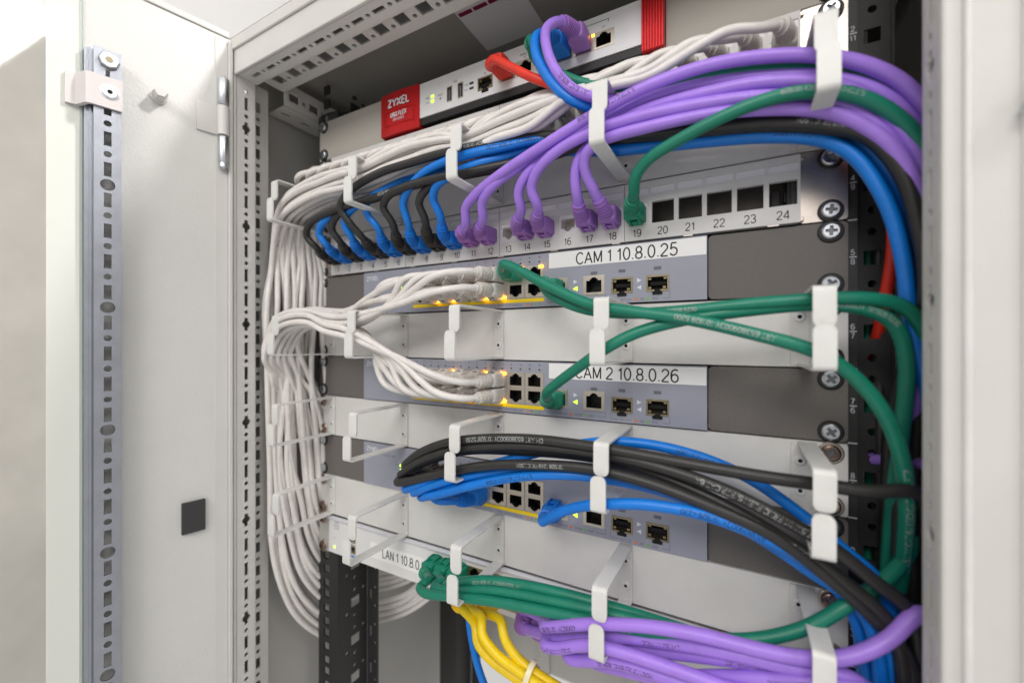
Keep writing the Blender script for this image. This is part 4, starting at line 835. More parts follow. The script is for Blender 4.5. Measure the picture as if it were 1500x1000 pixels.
 {'name': 'patch_cable', 'mat': 'black', 'r': 3.38, 'pts': [(-61.7, -10.0, 94.3), (-61.7, -17.0, 94.3), (-61.7, -22.0, 94.3), (-51.1, -39.0, 108.0), (-53.5, -44.0, 118.0), (-43.3, -48.0, 126.0), (-28.6, -46.0, 133.4), (-4.0, -38.0, 140.3), (24.0, -32.0, 142.7), (56.2, -26.0, 145.5), (99.5, -30.0, 142.6), (135.9, -29.0, 137.7), (168.3, -28.0, 133.7), (197.4, -27.0, 129.5), (223.7, -26.0, 122.6), (244.6, -25.0, 113.0), (258.7, -24.0, 90.7), (265.9, -23.0, 62.0), (269.3, -22.0, 30.0), (267.8, 8.6, -40.0), (270.0, 8.7, -110.0), (267.5, 4.3, -180.0), (266.9, 4.2, -250.0), (266.8, 6.7, -320.0), (268.0, 6.0, -335.0)], 'label': 'black patch cable in the numbered patch panel, fifth black plug from the left', 'group': 'blue and black cables of the numbered patch panel', 'plugs': [(-61.69999999999999, -1.5, 94.35, 0)], 'text': [('65380900DY 101928 5230', 0.45213065818378695, 1, 3.5)]},
 {'name': 'patch_cable', 'mat': 'blue', 'r': 3.38, 'pts': [(-43.7, -10.0, 94.3), (-43.7, -17.0, 94.3), (-43.7, -22.0, 94.3), (-34.9, -39.0, 109.1), (-37.2, -45.0, 118.5), (-29.4, -51.0, 125.9), (-12.2, -54.0, 130.8), (11.8, -52.0, 135.6), (31.4, -45.0, 139.3), (60.7, -36.0, 144.5), (100.8, -34.0, 132.2), (136.6, -33.0, 127.8), (168.5, -32.0, 124.4), (197.2, -31.0, 120.6), (223.1, -30.0, 113.4), (237.8, -29.0, 102.2), (251.5, -28.0, 75.3), (258.2, -27.0, 47.5), (261.7, -26.0, 15.6), (281.6, 3.1, -40.0), (280.6, 6.0, -110.0), (278.5, 3.3, -180.0), (280.8, 2.2, -250.0), (281.6, 3.6, -320.0), (280.0, 4.0, -335.0)], 'label': 'blue patch cable in the numbered patch panel, fifth blue plug from the left', 'group': 'blue and black cables of the numbered patch panel', 'plugs': [(-43.69999999999999, -1.5, 94.35, 0)], 'text': [('L=7,5M 1:1 FRNC', 0.22602495730107328, 1, 3.5)]},
 {'name': 'patch_cable', 'mat': 'red', 'r': 3.2, 'pts': [(10.0, -10.0, 230.7), (10.0, -17.0, 230.7), (10.0, -22.0, 230.7), (13.9, -40.0, 214.8), (21.3, -46.0, 214.6), (37.2, -50.0, 202.1), (57.4, -52.0, 186.4), (74.2, -49.0, 176.9), (88.2, -40.0, 170.5), (108.0, -26.0, 161.2), (142.5, -16.0, 153.6), (183.1, -14.0, 150.1), (225.2, -14.0, 133.9), (246.8, -12.0, 108.1), (257.2, -10.0, 81.9), (259.7, -8.0, 61.2), (259.2, -4.0, 40.9), (257.5, 4.0, 20.2), (257.0, 16.0, 2.2), (235.6, 33.4, -40.0), (237.8, 35.3, -110.0), (234.7, 31.8, -180.0), (234.6, 36.4, -250.0), (237.2, 31.9, -320.0), (236.0, 34.0, -335.0)], 'label': 'red patch cable bending out of the firewall', 'group': None, 'plugs': [(10, -6, 230.70000000000002, 1)], 'text': []},
 {'name': 'patch_cable', 'mat': 'green', 'r': 3.38, 'pts': [(45.0, -10.0, 230.7), (45.0, -17.0, 230.7), (45.0, -22.0, 230.7), (47.9, -36.0, 223.5), (50.3, -42.0, 222.9), (57.7, -46.0, 209.1), (69.2, -48.0, 191.7), (91.0, -48.0, 175.2), (113.7, -47.0, 166.3), (138.9, -46.0, 161.1), (168.7, -46.0, 157.0), (196.7, -44.0, 152.6), (220.1, -42.0, 146.0), (239.7, -36.0, 137.6), (257.3, -30.0, 121.5), (286.3, -11.1, 40.0), (285.6, -14.9, -30.0), (285.2, -16.2, -100.0), (283.1, -11.2, -170.0), (285.6, -13.8, -240.0), (286.7, -14.4, -310.0), (285.0, -14.0, -335.0)], 'label': 'green patch cable looping down from the firewall beside a blue loop', 'group': None, 'plugs': [(45, -6, 230.70000000000002, 1)], 'text': [('101928 1249 FRNC/LSOH', 0.4478465755445663, 0, 3.5)]},
 {'name': 'patch_cable', 'mat': 'blue', 'r': 3.47, 'pts': [(62.0, -10.0, 230.7), (62.0, -17.0, 230.7), (62.0, -22.0, 230.7), (60.9, -40.0, 224.0), (57.7, -46.0, 219.7), (59.5, -52.0, 204.3), (69.2, -55.0, 183.0), (83.6, -54.0, 164.6), (96.7, -48.0, 157.2), (110.7, -36.0, 153.4), (135.4, -26.0, 147.1), (168.0, -24.0, 140.7), (197.5, -24.0, 135.6), (223.9, -24.0, 128.0), (242.6, -30.0, 106.6), (257.8, -28.0, 79.9), (264.7, -24.0, 55.2), (269.0, -18.0, 27.3), (273.1, 6.3, -30.0), (275.0, 9.6, -100.0), (274.3, 8.3, -170.0), (276.3, 5.4, -240.0), (276.0, 10.4, -310.0), (275.0, 8.0, -335.0)], 'label': 'bright blue patch cable looping down from the firewall', 'group': None, 'plugs': [(62, -6, 230.70000000000002, 1)], 'text': [('65380900DY 101928 5230', 0.4445141097254234, 1, 3.5)]},
 {'name': 'patch_cable', 'mat': 'purple', 'r': 3.39, 'pts': [(78.0, -10.0, 230.7), (78.0, -17.0, 230.7), (78.0, -22.0, 230.7), (72.3, -42.0, 227.2), (66.6, -48.0, 221.0), (68.8, -54.0, 203.3), (77.5, -57.0, 181.6), (89.5, -57.0, 166.3), (101.1, -53.0, 159.7), (113.4, -46.0, 158.1), (138.2, -42.0, 155.4), (168.3, -41.0, 152.2), (196.9, -38.0, 148.5), (222.3, -36.0, 141.3), (241.9, -32.0, 128.3), (258.7, -30.0, 100.2), (287.7, -29.5, 30.0), (288.0, -31.8, -40.0), (288.1, -34.9, -110.0), (287.8, -33.9, -180.0), (286.0, -30.2, -250.0), (286.7, -32.2, -320.0), (288.0, -32.0, -335.0)], 'label': 'purple patch cable looping down from the firewall', 'group': None, 'plugs': [(78, -6, 230.70000000000002, 1)], 'text': [('101928 1249 ART', 0.14, 0, 3.8)]},
 {'name': 'patch_cable', 'mat': 'green', 'r': 3.56, 'pts': [(17.8, -10.0, 58.4), (17.8, -17.0, 58.4), (17.8, -22.0, 58.4), (26.2, -40.0, 58.3), (29.7, -46.0, 60.1), (43.9, -50.0, 54.2), (68.8, -54.0, 40.8), (101.8, -58.0, 25.6), (127.5, -60.0, 20.3), (156.2, -60.0, 15.4), (189.9, -59.0, 6.6), (218.2, -57.0, -2.9), (232.6, -52.0, -13.4), (246.2, -46.0, -31.5), (254.3, -40.0, -52.0), (258.4, -34.0, -73.6), (260.5, -24.0, -101.3), (260.8, -14.0, -131.4), (260.5, -6.0, -162.4), (254.9, 0.3, -300.0), (254.0, 0.0, -335.0)], 'label': 'green patch cable from the upper camera switch port row, crossing two other greens', 'group': None, 'plugs': [(17.799999999999997, -1, 58.4, 1)], 'text': [('ART 65380900DY 101928 5200', 0.33, 1, 4.2), ('L=7,5M 1:1 CAT 6A (IEC) CAT 6A S/FTP', 0.58, 1, 4.2)]},
 {'name': 'patch_cable', 'mat': 'green', 'r': 3.47, 'pts': [(54.4, -10.0, 45.4), (54.4, -17.0, 45.4), (54.4, -22.0, 45.4), (59.4, -38.0, 46.3), (60.1, -43.0, 44.2), (66.7, -46.0, 36.2), (82.1, -50.0, 28.0), (99.9, -52.0, 22.2), (125.9, -53.0, 19.5), (155.4, -53.0, 20.1), (190.0, -52.0, 22.7), (220.5, -50.0, 24.0), (240.4, -46.0, 23.7), (254.3, -40.0, 20.5), (264.0, -34.0, 9.7), (271.3, -3.9, -40.0), (272.2, -2.3, -110.0), (270.4, -3.6, -180.0), (271.0, -5.3, -250.0), (273.1, -4.0, -320.0), (272.0, -4.0, -335.0)], 'label': 'green patch cable from the uplink port of the upper camera switch', 'group': None, 'plugs': [(54.4, -1, 45.4, 0)], 'text': [('65380900DY 101928 5230', 0.20835972747205156, 0, 3.5)]},
 {'name': 'patch_cable', 'mat': 'green', 'r': 3.56, 'pts': [(54.4, -10.0, -43.5), (54.4, -17.0, -43.5), (54.4, -22.0, -43.5), (60.9, -34.0, -39.3), (62.8, -42.0, -35.3), (73.8, -48.0, -26.9), (93.5, -55.0, -13.8), (111.2, -60.0, -2.5), (129.1, -58.0, 7.1), (155.5, -54.0, 14.5), (190.0, -50.0, 19.5), (220.9, -47.0, 21.4), (241.2, -42.0, 18.5), (253.7, -36.0, 10.5), (259.4, -30.0, -8.3), (259.4, -24.0, -40.7), (258.6, -14.0, -79.8), (258.5, -6.0, -109.3), (258.4, 0.0, -139.3), (259.0, 8.0, -171.5), (247.8, 14.7, -300.0), (248.0, 14.0, -335.0)], 'label': 'green patch cable rising from the uplink port of the lower camera switch', 'group': None, 'plugs': [(54.4, -1, -43.50000000000001, 0)], 'text': [('65380900DY 101928 5230', 0.381841304552916, 0, 3.5)]},
 {'name': 'patch_cable', 'mat': 'black', 'r': 3.47, 'pts': [(-87.2, -10.0, -119.4), (-87.2, -17.0, -119.4), (-87.2, -22.0, -119.4), (-63.4, -44.0, -100.0), (-63.9, -50.0, -102.6), (-44.5, -55.0, -89.1), (-9.2, -58.0, -74.4), (49.8, -58.0, -65.2), (103.3, -57.0, -64.6), (155.6, -55.0, -67.8), (196.4, -52.0, -70.6), (220.8, -48.0, -71.8), (243.5, -44.0, -73.0), (262.2, -36.0, -72.9), (272.8, -6.3, -140.0), (272.1, -6.1, -210.0), (273.8, -4.8, -280.0), (272.0, -6.0, -335.0)], 'label': 'black patch cable looping from the third switch, top one, running straight to the right post', 'group': 'black cables looping from the third switch', 'plugs': [(-87.2, -1, -119.4, 1)], 'text': [('OH ART 65380900DY 101928*5230', 0.25, 1, 4.6)]},
 {'name': 'patch_cable', 'mat': 'black', 'r': 3.47, 'pts': [(-69.7, -10.0, -119.4), (-69.7, -17.0, -119.4), (-69.7, -22.0, -119.4), (-69.6, -44.0, -109.7), (-67.6, -51.0, -111.0), (-45.9, -55.0, -96.5), (-9.9, -57.0, -81.5), (48.8, -56.0, -71.0), (102.3, -54.0, -69.8), (140.6, -56.0, -71.7), (176.8, -56.0, -79.3), (202.4, -54.0, -89.9), (223.3, -50.0, -100.8), (243.5, -44.0, -117.4), (260.4, -36.0, -135.4), (259.5, -23.3, -240.0), (257.0, -25.6, -310.0), (258.0, -26.0, -335.0)], 'label': 'black patch cable looping from the third switch, second from the top', 'group': 'black cables looping from the third switch', 'plugs': [(-69.7, -1, -119.4, 1)], 'text': [('L=7,5M 1:1 FRNC FLEX S/FTP CAT 6A', 0.52, 1, 4.4)]},
 {'name': 'patch_cable', 'mat': 'black', 'r': 3.47, 'pts': [(-52.2, -10.0, -119.4), (-52.2, -17.0, -119.4), (-52.2, -22.0, -119.4), (-70.8, -46.0, -115.2), (-68.5, -54.0, -116.0), (-50.5, -58.0, -110.8), (-14.1, -60.0, -98.1), (29.4, -61.0, -85.9), (71.5, -60.0, -80.1), (103.6, -58.0, -78.6), (140.8, -57.0, -82.7), (176.8, -55.0, -92.5), (202.7, -50.0, -103.4), (223.9, -46.0, -119.0), (244.4, -40.0, -138.3), (260.2, -34.0, -160.7), (251.8, -20.0, -300.0), (250.0, -22.0, -335.0)], 'label': 'black patch cable looping from the third switch, lowest, in front of the blue ones', 'group': 'black cables looping from the third switch', 'plugs': [(-52.2, -1, -119.4, 1)], 'text': [('101928 1249 FRNC/LSOH', 0.32499111694460053, 1, 3.5)]},
 {'name': 'patch_cable', 'mat': 'black', 'r': 3.47, 'pts': [(-34.7, -10.0, -119.4), (-34.7, -17.0, -119.4), (-34.7, -22.0, -119.4), (-65.0, -38.0, -107.1), (-63.4, -44.0, -108.8), (-39.5, -50.0, -95.8), (-2.1, -50.0, -82.1), (45.0, -49.0, -76.4), (100.1, -47.0, -74.4), (139.2, -48.0, -79.0), (176.6, -50.0, -89.7), (205.9, -48.0, -103.9), (229.9, -44.0, -119.8), (252.7, -38.0, -143.6), (254.8, -18.6, -280.0), (255.0, -16.0, -335.0)], 'label': 'black patch cable looping from the third switch, third from the top', 'group': 'black cables looping from the third switch', 'plugs': [(-34.7, -1, -119.4, 1)], 'text': [('CAT 6A (IEC) L=7,5M', 0.56, 1, 4.0)]},
 {'name': 'patch_cable', 'mat': 'blue', 'r': 3.38, 'pts': [(-87.2, -10.0, -132.4), (-87.2, -17.0, -132.4), (-87.2, -22.0, -132.4), (-63.6, -42.0, -121.7), (-63.1, -50.0, -122.6), (-44.5, -55.0, -114.0), (-18.9, -54.0, -103.1), (22.0, -49.0, -89.5), (64.3, -44.0, -75.1), (97.8, -40.0, -66.2), (124.2, -36.0, -64.0), (156.9, -32.0, -67.9), (186.8, -28.0, -78.1), (207.6, -26.0, -90.8), (232.8, -26.0, -110.6), (252.9, -26.0, -131.0), (251.0, -10.6, -250.0), (252.7, -6.3, -320.0), (252.0, -8.0, -335.0)], 'label': 'blue patch cable looping from the third switch, top one, rising behind the black ones', 'group': 'blue cables looping from the third switch', 'plugs': [(-87.2, -1, -132.4, 0)], 'text': [('101928 1249 FRNC/LSOH', 0.4818513975652751, 1, 3.5)]},
 {'name': 'patch_cable', 'mat': 'blue', 'r': 3.38, 'pts': [(-69.7, -10.0, -132.4), (-69.7, -17.0, -132.4), (-69.7, -22.0, -132.4), (-52.7, -44.0, -122.1), (-52.3, -52.0, -123.0), (-30.0, -57.0, -112.1), (2.1, -56.0, -100.3), (46.6, -52.0, -89.1), (90.3, -46.0, -85.2), (125.1, -40.0, -86.0), (161.4, -38.0, -92.5), (193.6, -36.0, -103.8), (222.6, -34.0, -120.0), (248.8, -32.0, -143.3), (246.6, -16.1, -290.0), (246.0, -14.0, -335.0)], 'label': 'blue patch cable looping from the third switch, second from the top', 'group': 'blue cables looping from the third switch', 'plugs': [(-69.7, -1, -132.4, 0)], 'text': [('101928 1249 FRNC/LSOH', 0.4902634347999152, 0, 3.5)]},
 {'name': 'patch_cable', 'mat': 'blue', 'r': 3.38, 'pts': [(-52.2, -10.0, -132.4), (-52.2, -17.0, -132.4), (-52.2, -22.0, -132.4), (-37.8, -46.0, -122.9), (-39.0, -53.0, -123.1), (-14.9, -59.0, -114.2), (11.1, -60.0, -103.8), (49.8, -58.0, -91.8), (84.0, -55.0, -85.9), (114.0, -48.0, -86.8), (146.2, -42.0, -91.4), (183.3, -38.0, -104.4), (216.3, -36.0, -122.2), (242.9, -34.0, -142.2), (245.0, -22.4, -300.0), (244.0, -20.0, -335.0)], 'label': 'blue patch cable looping from the third switch, lowest strand, crossing over the empty ports', 'group': 'blue cables looping from the third switch', 'plugs': [(-52.2, -1, -132.4, 0)], 'text': [('S/FTP CAT 6A (IEC) 101928', 0.24883855131984825, 1, 3.5)]},
 {'name': 'patch_cable', 'mat': 'blue', 'r': 3.38, 'pts': [(-34.7, -10.0, -132.4), (-34.7, -17.0, -132.4), (-34.7, -22.0, -132.4), (-47.7, -42.0, -125.4), (-48.4, -48.0, -127.0), (-27.2, -52.0, -119.1), (4.2, -50.0, -104.8), (43.5, -46.0, -93.2), (87.4, -38.0, -89.2), (127.8, -32.0, -90.6), (168.3, -28.0, -103.0), (204.2, -26.0, -118.2), (235.8, -26.0, -139.8), (251.3, -2.0, -290.0), (250.0, 0.0, -335.0)], 'label': 'blue patch cable looping from the third switch, third from the top', 'group': 'blue cables looping from the third switch', 'plugs': [(-34.7, -1, -132.4, 0)], 'text': [('S/FTP CAT 6A (IEC) 101928', 0.4982217837473863, 1, 3.5)]},
 {'name': 'patch_cable', 'mat': 'blue', 'r': 3.38, 'pts': [(-17.2, -10.0, -132.4), (-17.2, -17.0, -132.4), (-17.2, -22.0, -132.4), (-22.7, -42.0, -127.1), (-30.5, -48.0, -126.5), (-31.4, -52.0, -122.6), (-14.0, -56.0, -112.9), (11.8, -52.0, -102.5), (48.0, -44.0, -92.6), (86.0, -34.0, -88.1), (126.5, -26.0, -88.9), (167.9, -22.0, -101.7), (204.6, -20.0, -117.8), (237.2, -18.0, -140.6), (245.4, 4.2, -290.0), (246.0, 6.0, -335.0)], 'label': 'blue patch cable with its ribbed plug showing in the third switch', 'group': 'blue cables looping from the third switch', 'plugs': [(-17.200000000000003, -1, -132.4, 0)], 'text': [('L=7,5M 1:1 FRNC', 0.22765820783857443, 1, 3.5)]},
 {'name': 'patch_cable', 'mat': 'blue', 'r': 3.38, 'pts': [(54.4, -10.0, -132.4), (54.4, -17.0, -132.4), (54.4, -22.0, -132.4), (59.4, -38.0, -124.7), (61.0, -45.0, -126.2), (70.9, -52.0, -117.7), (90.8, -58.0, -105.3), (113.2, -61.0, -97.8), (137.4, -60.0, -94.0), (166.5, -56.0, -95.3), (190.0, -52.0, -101.4), (209.3, -44.0, -111.4), (233.3, -32.0, -128.5), (255.6, -26.0, -146.4), (246.1, -17.7, -290.0), (248.0, -18.0, -335.0)], 'label': 'blue patch cable from the uplink port of the third switch, held by a short hook', 'group': None, 'plugs': [(54.4, -1, -132.4, 1)], 'text': [('65380900DY 101928 4230', 0.36, 1, 4.2)]},
 {'name': 'patch_cable', 'mat': 'green', 'r': 3.65, 'pts': [(-66.0, -10.0, -206.3), (-66.0, -17.0, -206.3), (-66.0, -22.0, -206.3), (-42.4, -44.0, -196.4), (-46.5, -51.0, -198.5), (-36.5, -56.0, -198.6), (-9.2, -58.0, -192.2), (28.1, -59.0, -184.1), (70.6, -58.0, -178.8), (103.3, -57.0, -175.2), (136.1, -53.0, -173.2), (169.5, -48.0, -169.8), (196.7, -44.0, -162.2), (218.8, -40.0, -150.1), (235.5, -36.0, -135.1), (250.2, -28.0, -124.3), (263.6, -16.0, -111.3), (273.0, -4.0, -91.8), (278.0, 6.0, -60.0), (280.0, 8.0, 0.0)], 'label': 'green patch cable from the white bottom switch, lowest, turning up again at the right', 'group': 'green cables of the white bottom switch', 'plugs': [(-66, -2, -206.30000000000004, 1)], 'text': [('S/FTP CAT 6A (IEC) 101928', 0.41094541255701034, 1, 3.5)]},
 {'name': 'patch_cable', 'mat': 'green', 'r': 3.65, 'pts': [(-52.0, -10.0, -206.3), (-52.0, -17.0, -206.3), (-52.0, -22.0, -206.3), (-29.5, -44.0, -194.0), (-33.9, -49.0, -196.0), (-19.6, -53.0, -193.1), (25.1, -54.0, -179.8), (68.3, -53.0, -174.4), (101.7, -52.0, -171.6), (135.2, -48.0, -171.5), (169.0, -40.0, -174.1), (197.1, -34.0, -178.5), (229.5, -28.0, -181.9), (239.3, -9.3, -310.0), (240.0, -10.0, -335.0)], 'label': 'green patch cable from the white bottom switch, middle strand', 'group': 'green cables of the white bottom switch', 'plugs': [(-52, -2, -206.30000000000004, 1)], 'text': [('65380900DY 101928 5230', 0.4882324138230625, 0, 3.5)]},
 {'name': 'patch_cable', 'mat': 'green', 'r': 3.65, 'pts': [(-38.0, -10.0, -206.3), (-38.0, -17.0, -206.3), (-38.0, -22.0, -206.3), (-17.9, -42.0, -191.8), (-23.0, -47.0, -192.8), (-2.1, -50.0, -182.8), (25.6, -50.0, -174.6), (66.5, -49.0, -170.0), (100.1, -47.0, -169.5), (134.0, -42.0, -172.4), (168.6, -34.0, -178.4), (197.3, -28.0, -185.5), (230.4, -22.0, -193.4), (241.9, -8.3, -310.0), (240.0, -10.0, -335.0)], 'label': 'green patch cable from the white bottom switch, uppermost strand', 'group': 'green cables of the white bottom switch', 'plugs': [(-38, -2, -206.30000000000004, 1)], 'text': [('ART 65370900DY 101928 4230', 0.22521838009111048, 1, 3.5)]},
 {'name': 'patch_cable', 'mat': 'yellow', 'r': 3.47, 'pts': [(-30.0, -10.0, -222.3), (-30.0, -17.0, -222.3), (-30.0, -22.0, -222.3), (5.9, -46.0, -216.8), (9.8, -50.0, -225.6), (25.0, -52.0, -233.1), (51.0, -52.0, -238.9), (75.4, -52.0, -243.2), (115.4, -47.0, -268.2), (165.4, -42.0, -303.2)], 'label': 'yellow patch cable hanging from the white bottom switch, left strand, hanging lowest', 'group': 'yellow cables of the white bottom switch', 'plugs': [(-30, -2, -222.30000000000004, 0)], 'text': []},
 {'name': 'patch_cable', 'mat': 'yellow', 'r': 3.47, 'pts': [(-18.0, -10.0, -222.3), (-18.0, -17.0, -222.3), (-18.0, -22.0, -222.3), (12.9, -48.0, -208.2), (15.5, -53.0, -214.6), (29.2, -55.0, -223.6), (56.2, -56.0, -230.2), (80.6, -56.0, -235.3), (120.6, -51.0, -260.3), (170.6, -46.0, -295.3)], 'label': 'yellow patch cable hanging from the white bottom switch, middle strand', 'group': 'yellow cables of the white bottom switch', 'plugs': [(-18, -2, -222.30000000000004, 0)], 'text': []},
 {'name': 'patch_cable', 'mat': 'yellow', 'r': 3.47, 'pts': [(-4.0, -10.0, -222.3), (-4.0, -17.0, -222.3), (-4.0, -22.0, -222.3), (29.1, -46.0, -206.2), (33.1, -50.0, -213.5), (43.3, -51.0, -223.1), (60.1, -51.0, -229.4), (82.5, -51.0, -234.1), (122.5, -46.0, -259.1), (172.5, -41.0, -294.1)], 'label': 'yellow patch cable hanging from the white bottom switch, right strand', 'group': 'yellow cables of the white bottom switch', 'plugs': [(-4, -2, -222.30000000000004, 0)], 'text': []},
 {'name': 'patch_cable', 'mat': 'purple', 'r': 3.74, 'pts': [(32.0, -10.0, -206.3), (32.0, -17.0, -206.3), (32.0, -22.0, -206.3), (67.0, -50.0, -190.6), (68.0, -58.0, -189.7), (79.2, -61.0, -184.2), (104.9, -62.0, -173.5), (137.6, -61.0, -165.0), (166.7, -59.0, -161.6), (189.9, -57.0, -161.5), (211.4, -54.0, -160.8), (231.6, -50.0, -156.1), (248.5, -45.0, -145.1), (262.8, -40.0, -129.7), (283.2, -32.3, -220.0), (284.1, -36.2, -290.0), (285.0, -34.0, -335.0)], 'label': 'purple patch cable from the white bottom switch, uppermost strand, swinging up to the right post', 'group': 'purple cables of the white bottom switch', 'plugs': [(32, -2, -206.30000000000004, 0)], 'text': [('4000DY 101928', 0.17, 1, 4.2)]},
 {'name': 'patch_cable', 'mat': 'purple', 'r': 3.74, 'pts': [(46.0, -10.0, -206.3), (46.0, -17.0, -206.3), (46.0, -22.0, -206.3), (70.5, -44.0, -202.5), (70.0, -50.0, -202.8), (82.8, -52.0, -197.1), (115.3, -53.0, -183.6), (151.6, -53.0, -175.2), (183.4, -53.0, -170.1), (211.8, -50.0, -169.7), (237.8, -46.0, -169.5), (261.7, -11.5, -310.0), (262.0, -14.0, -335.0)], 'label': 'purple patch cable from the white bottom switch, second strand', 'group': 'purple cables of the white bottom switch', 'plugs': [(46, -2, -206.30000000000004, 0)], 'text': [('L=7,5M 1:1 FRNC', 0.32178434837468256, 1, 3.5)]},
 {'name': 'patch_cable', 'mat': 'purple', 'r': 3.74, 'pts': [(32.0, -10.0, -222.3), (32.0, -17.0, -222.3), (32.0, -22.0, -222.3), (68.9, -52.0, -201.0), (69.5, -60.0, -200.8), (79.7, -62.0, -197.8), (100.8, -63.0, -187.5), (121.9, -62.0, -184.9), (148.9, -60.0, -185.5), (176.9, -58.0, -186.8), (205.5, -54.0, -190.8), (263.7, -29.6, -330.0), (262.0, -30.0, -335.0)], 'label': 'purple patch cable from the white bottom switch, third strand, drooping in front', 'group': 'purple cables of the white bottom switch', 'plugs': [(32, -2, -222.30000000000004, 0)], 'text': [('L=7,5M 1:1 FRNC', 0.22683866235404232, 0, 3.5)]},
 {'name': 'patch_cable', 'mat': 'purple', 'r': 3.74, 'pts': [(46.0, -10.0, -222.3), (46.0, -17.0, -222.3), (46.0, -22.0, -222.3), (85.0, -50.0, -204.0), (83.8, -57.0, -205.3), (94.6, -58.0, -203.0), (112.4, -58.0, -196.4), (136.9, -57.0, -194.5), (169.9, -55.0, -195.6), (196.4, -52.0, -199.9), (252.0, -28.0, -335.0)], 'label': 'purple patch cable from the white bottom switch, lowest strand, drooping out of view', 'group': 'purple cables of the white bottom switch', 'plugs': [(46, -2, -222.30000000000004, 0)], 'text': [('101928 1249 FRNC/LSOH', 0.3275951122387168, 0, 3.5)]},
 {'name': 'patch_cable', 'mat': 'purple', 'r': 3.74, 'pts': [(60.0, -10.0, -206.3), (60.0, -17.0, -206.3), (60.0, -22.0, -206.3), (86.7, -36.0, -207.7), (86.9, -42.0, -208.5), (104.4, -46.0, -197.5), (134.8, -46.0, -189.8), (169.5, -48.0, -180.0), (196.5, -48.0, -173.9), (218.1, -46.0, -171.9), (238.5, -42.0, -173.8), (255.1, -8.9, -310.0), (256.0, -6.0, -335.0)], 'label': 'purple patch cable from the white bottom switch, strand lying between the upper ones', 'group': 'purple cables of the white bottom switch', 'plugs': [(60, -2, -206.30000000000004, 0)], 'text': [('ART 65370900DY 101928 4230', 0.4404885774714169, 0, 3.5)]},
 {'name': 'patch_cable', 'mat': 'purple', 'r': 3.74, 'pts': [(60.0, -10.0, -222.3), (60.0, -17.0, -222.3), (60.0, -22.0, -222.3), (95.9, -34.0, -215.2), (95.9, -40.0, -215.0), (112.9, -44.0, -210.5), (139.2, -48.0, -202.8), (169.6, -50.0, -189.6), (199.5, -52.0, -177.8), (223.1, -52.0, -171.0), (245.7, -46.0, -173.1), (266.4, -23.7, -315.0), (266.0, -22.0, -335.0)], 'label': 'purple patch cable from the white bottom switch, strand rising again at the right hook', 'group': 'purple cables of the white bottom switch', 'plugs': [(60, -2, -222.30000000000004, 0)], 'text': [('L=7,5M 1:1 FRNC', 0.45883249071615384, 1, 3.5)]},
 {'name': 'network_cable', 'mat': 'blue', 'r': 3.56, 'pts': [(-62.3, 30.0, -239.0), (-55.7, 30.0, -257.7), (-49.3, 28.0, -288.5), (-39.9, 26.0, -314.1), (-26.1, 24.0, -336.9)], 'label': 'dark blue cable hanging behind the yellow cables below the bottom switch', 'group': None, 'plugs': [], 'text': []},
 {'name': 'network_cable', 'mat': 'black', 'r': 3.38, 'pts': [(188.0, 40.0, 150.0), (228.0, 24.0, 135.0), (256.0, 17.0, 90.0), (257.7, 16.5, 20.0), (258.5, 11.3, -50.0), (258.8, 16.6, -120.0), (259.9, 12.6, -190.0), (256.7, 16.6, -260.0), (258.5, 14.2, -330.0), (258.0, 14.0, -335.0)], 'label': 'black cable running down deep in the right-hand gap', 'group': None, 'plugs': [], 'text': []},
 {'name': 'network_cable', 'mat': 'green', 'r': 3.38, 'pts': [(190.0, 60.0, 140.0), (235.0, 34.0, 120.0), (254.0, 26.0, 80.0), (254.8, 25.7, 30.0), (256.7, 24.6, -40.0), (257.2, 29.0, -110.0), (254.1, 23.1, -180.0), (256.0, 28.9, -250.0), (256.1, 24.5, -320.0), (256.0, 26.0, -335.0)], 'label': 'dark green cable running down deep in the right-hand gap', 'group': None, 'plugs': [], 'text': []},
 {'name': 'network_cable', 'mat': 'purple', 'r': 3.31, 'pts': [(269.3, -26.0, -13.4), (267.7, -16.0, -30.4), (265.1, -6.0, -47.8), (261.3, 10.0, -64.6), (200.0, 60.0, -85.0)], 'label': 'purple cable slanting through the right-hand gap beside the mounting rail', 'group': None, 'plugs': [], 'text': []},
 {'name': 'network_cable', 'mat': 'purple', 'r': 3.13, 'pts': [(271.9, -20.0, -62.2), (268.8, -12.0, -63.2), (266.7, -2.0, -64.5), (225.0, 40.0, -80.0)], 'label': 'short stretch of purple cable showing behind a black cable at the right post', 'group': None, 'plugs': [], 'text': []},
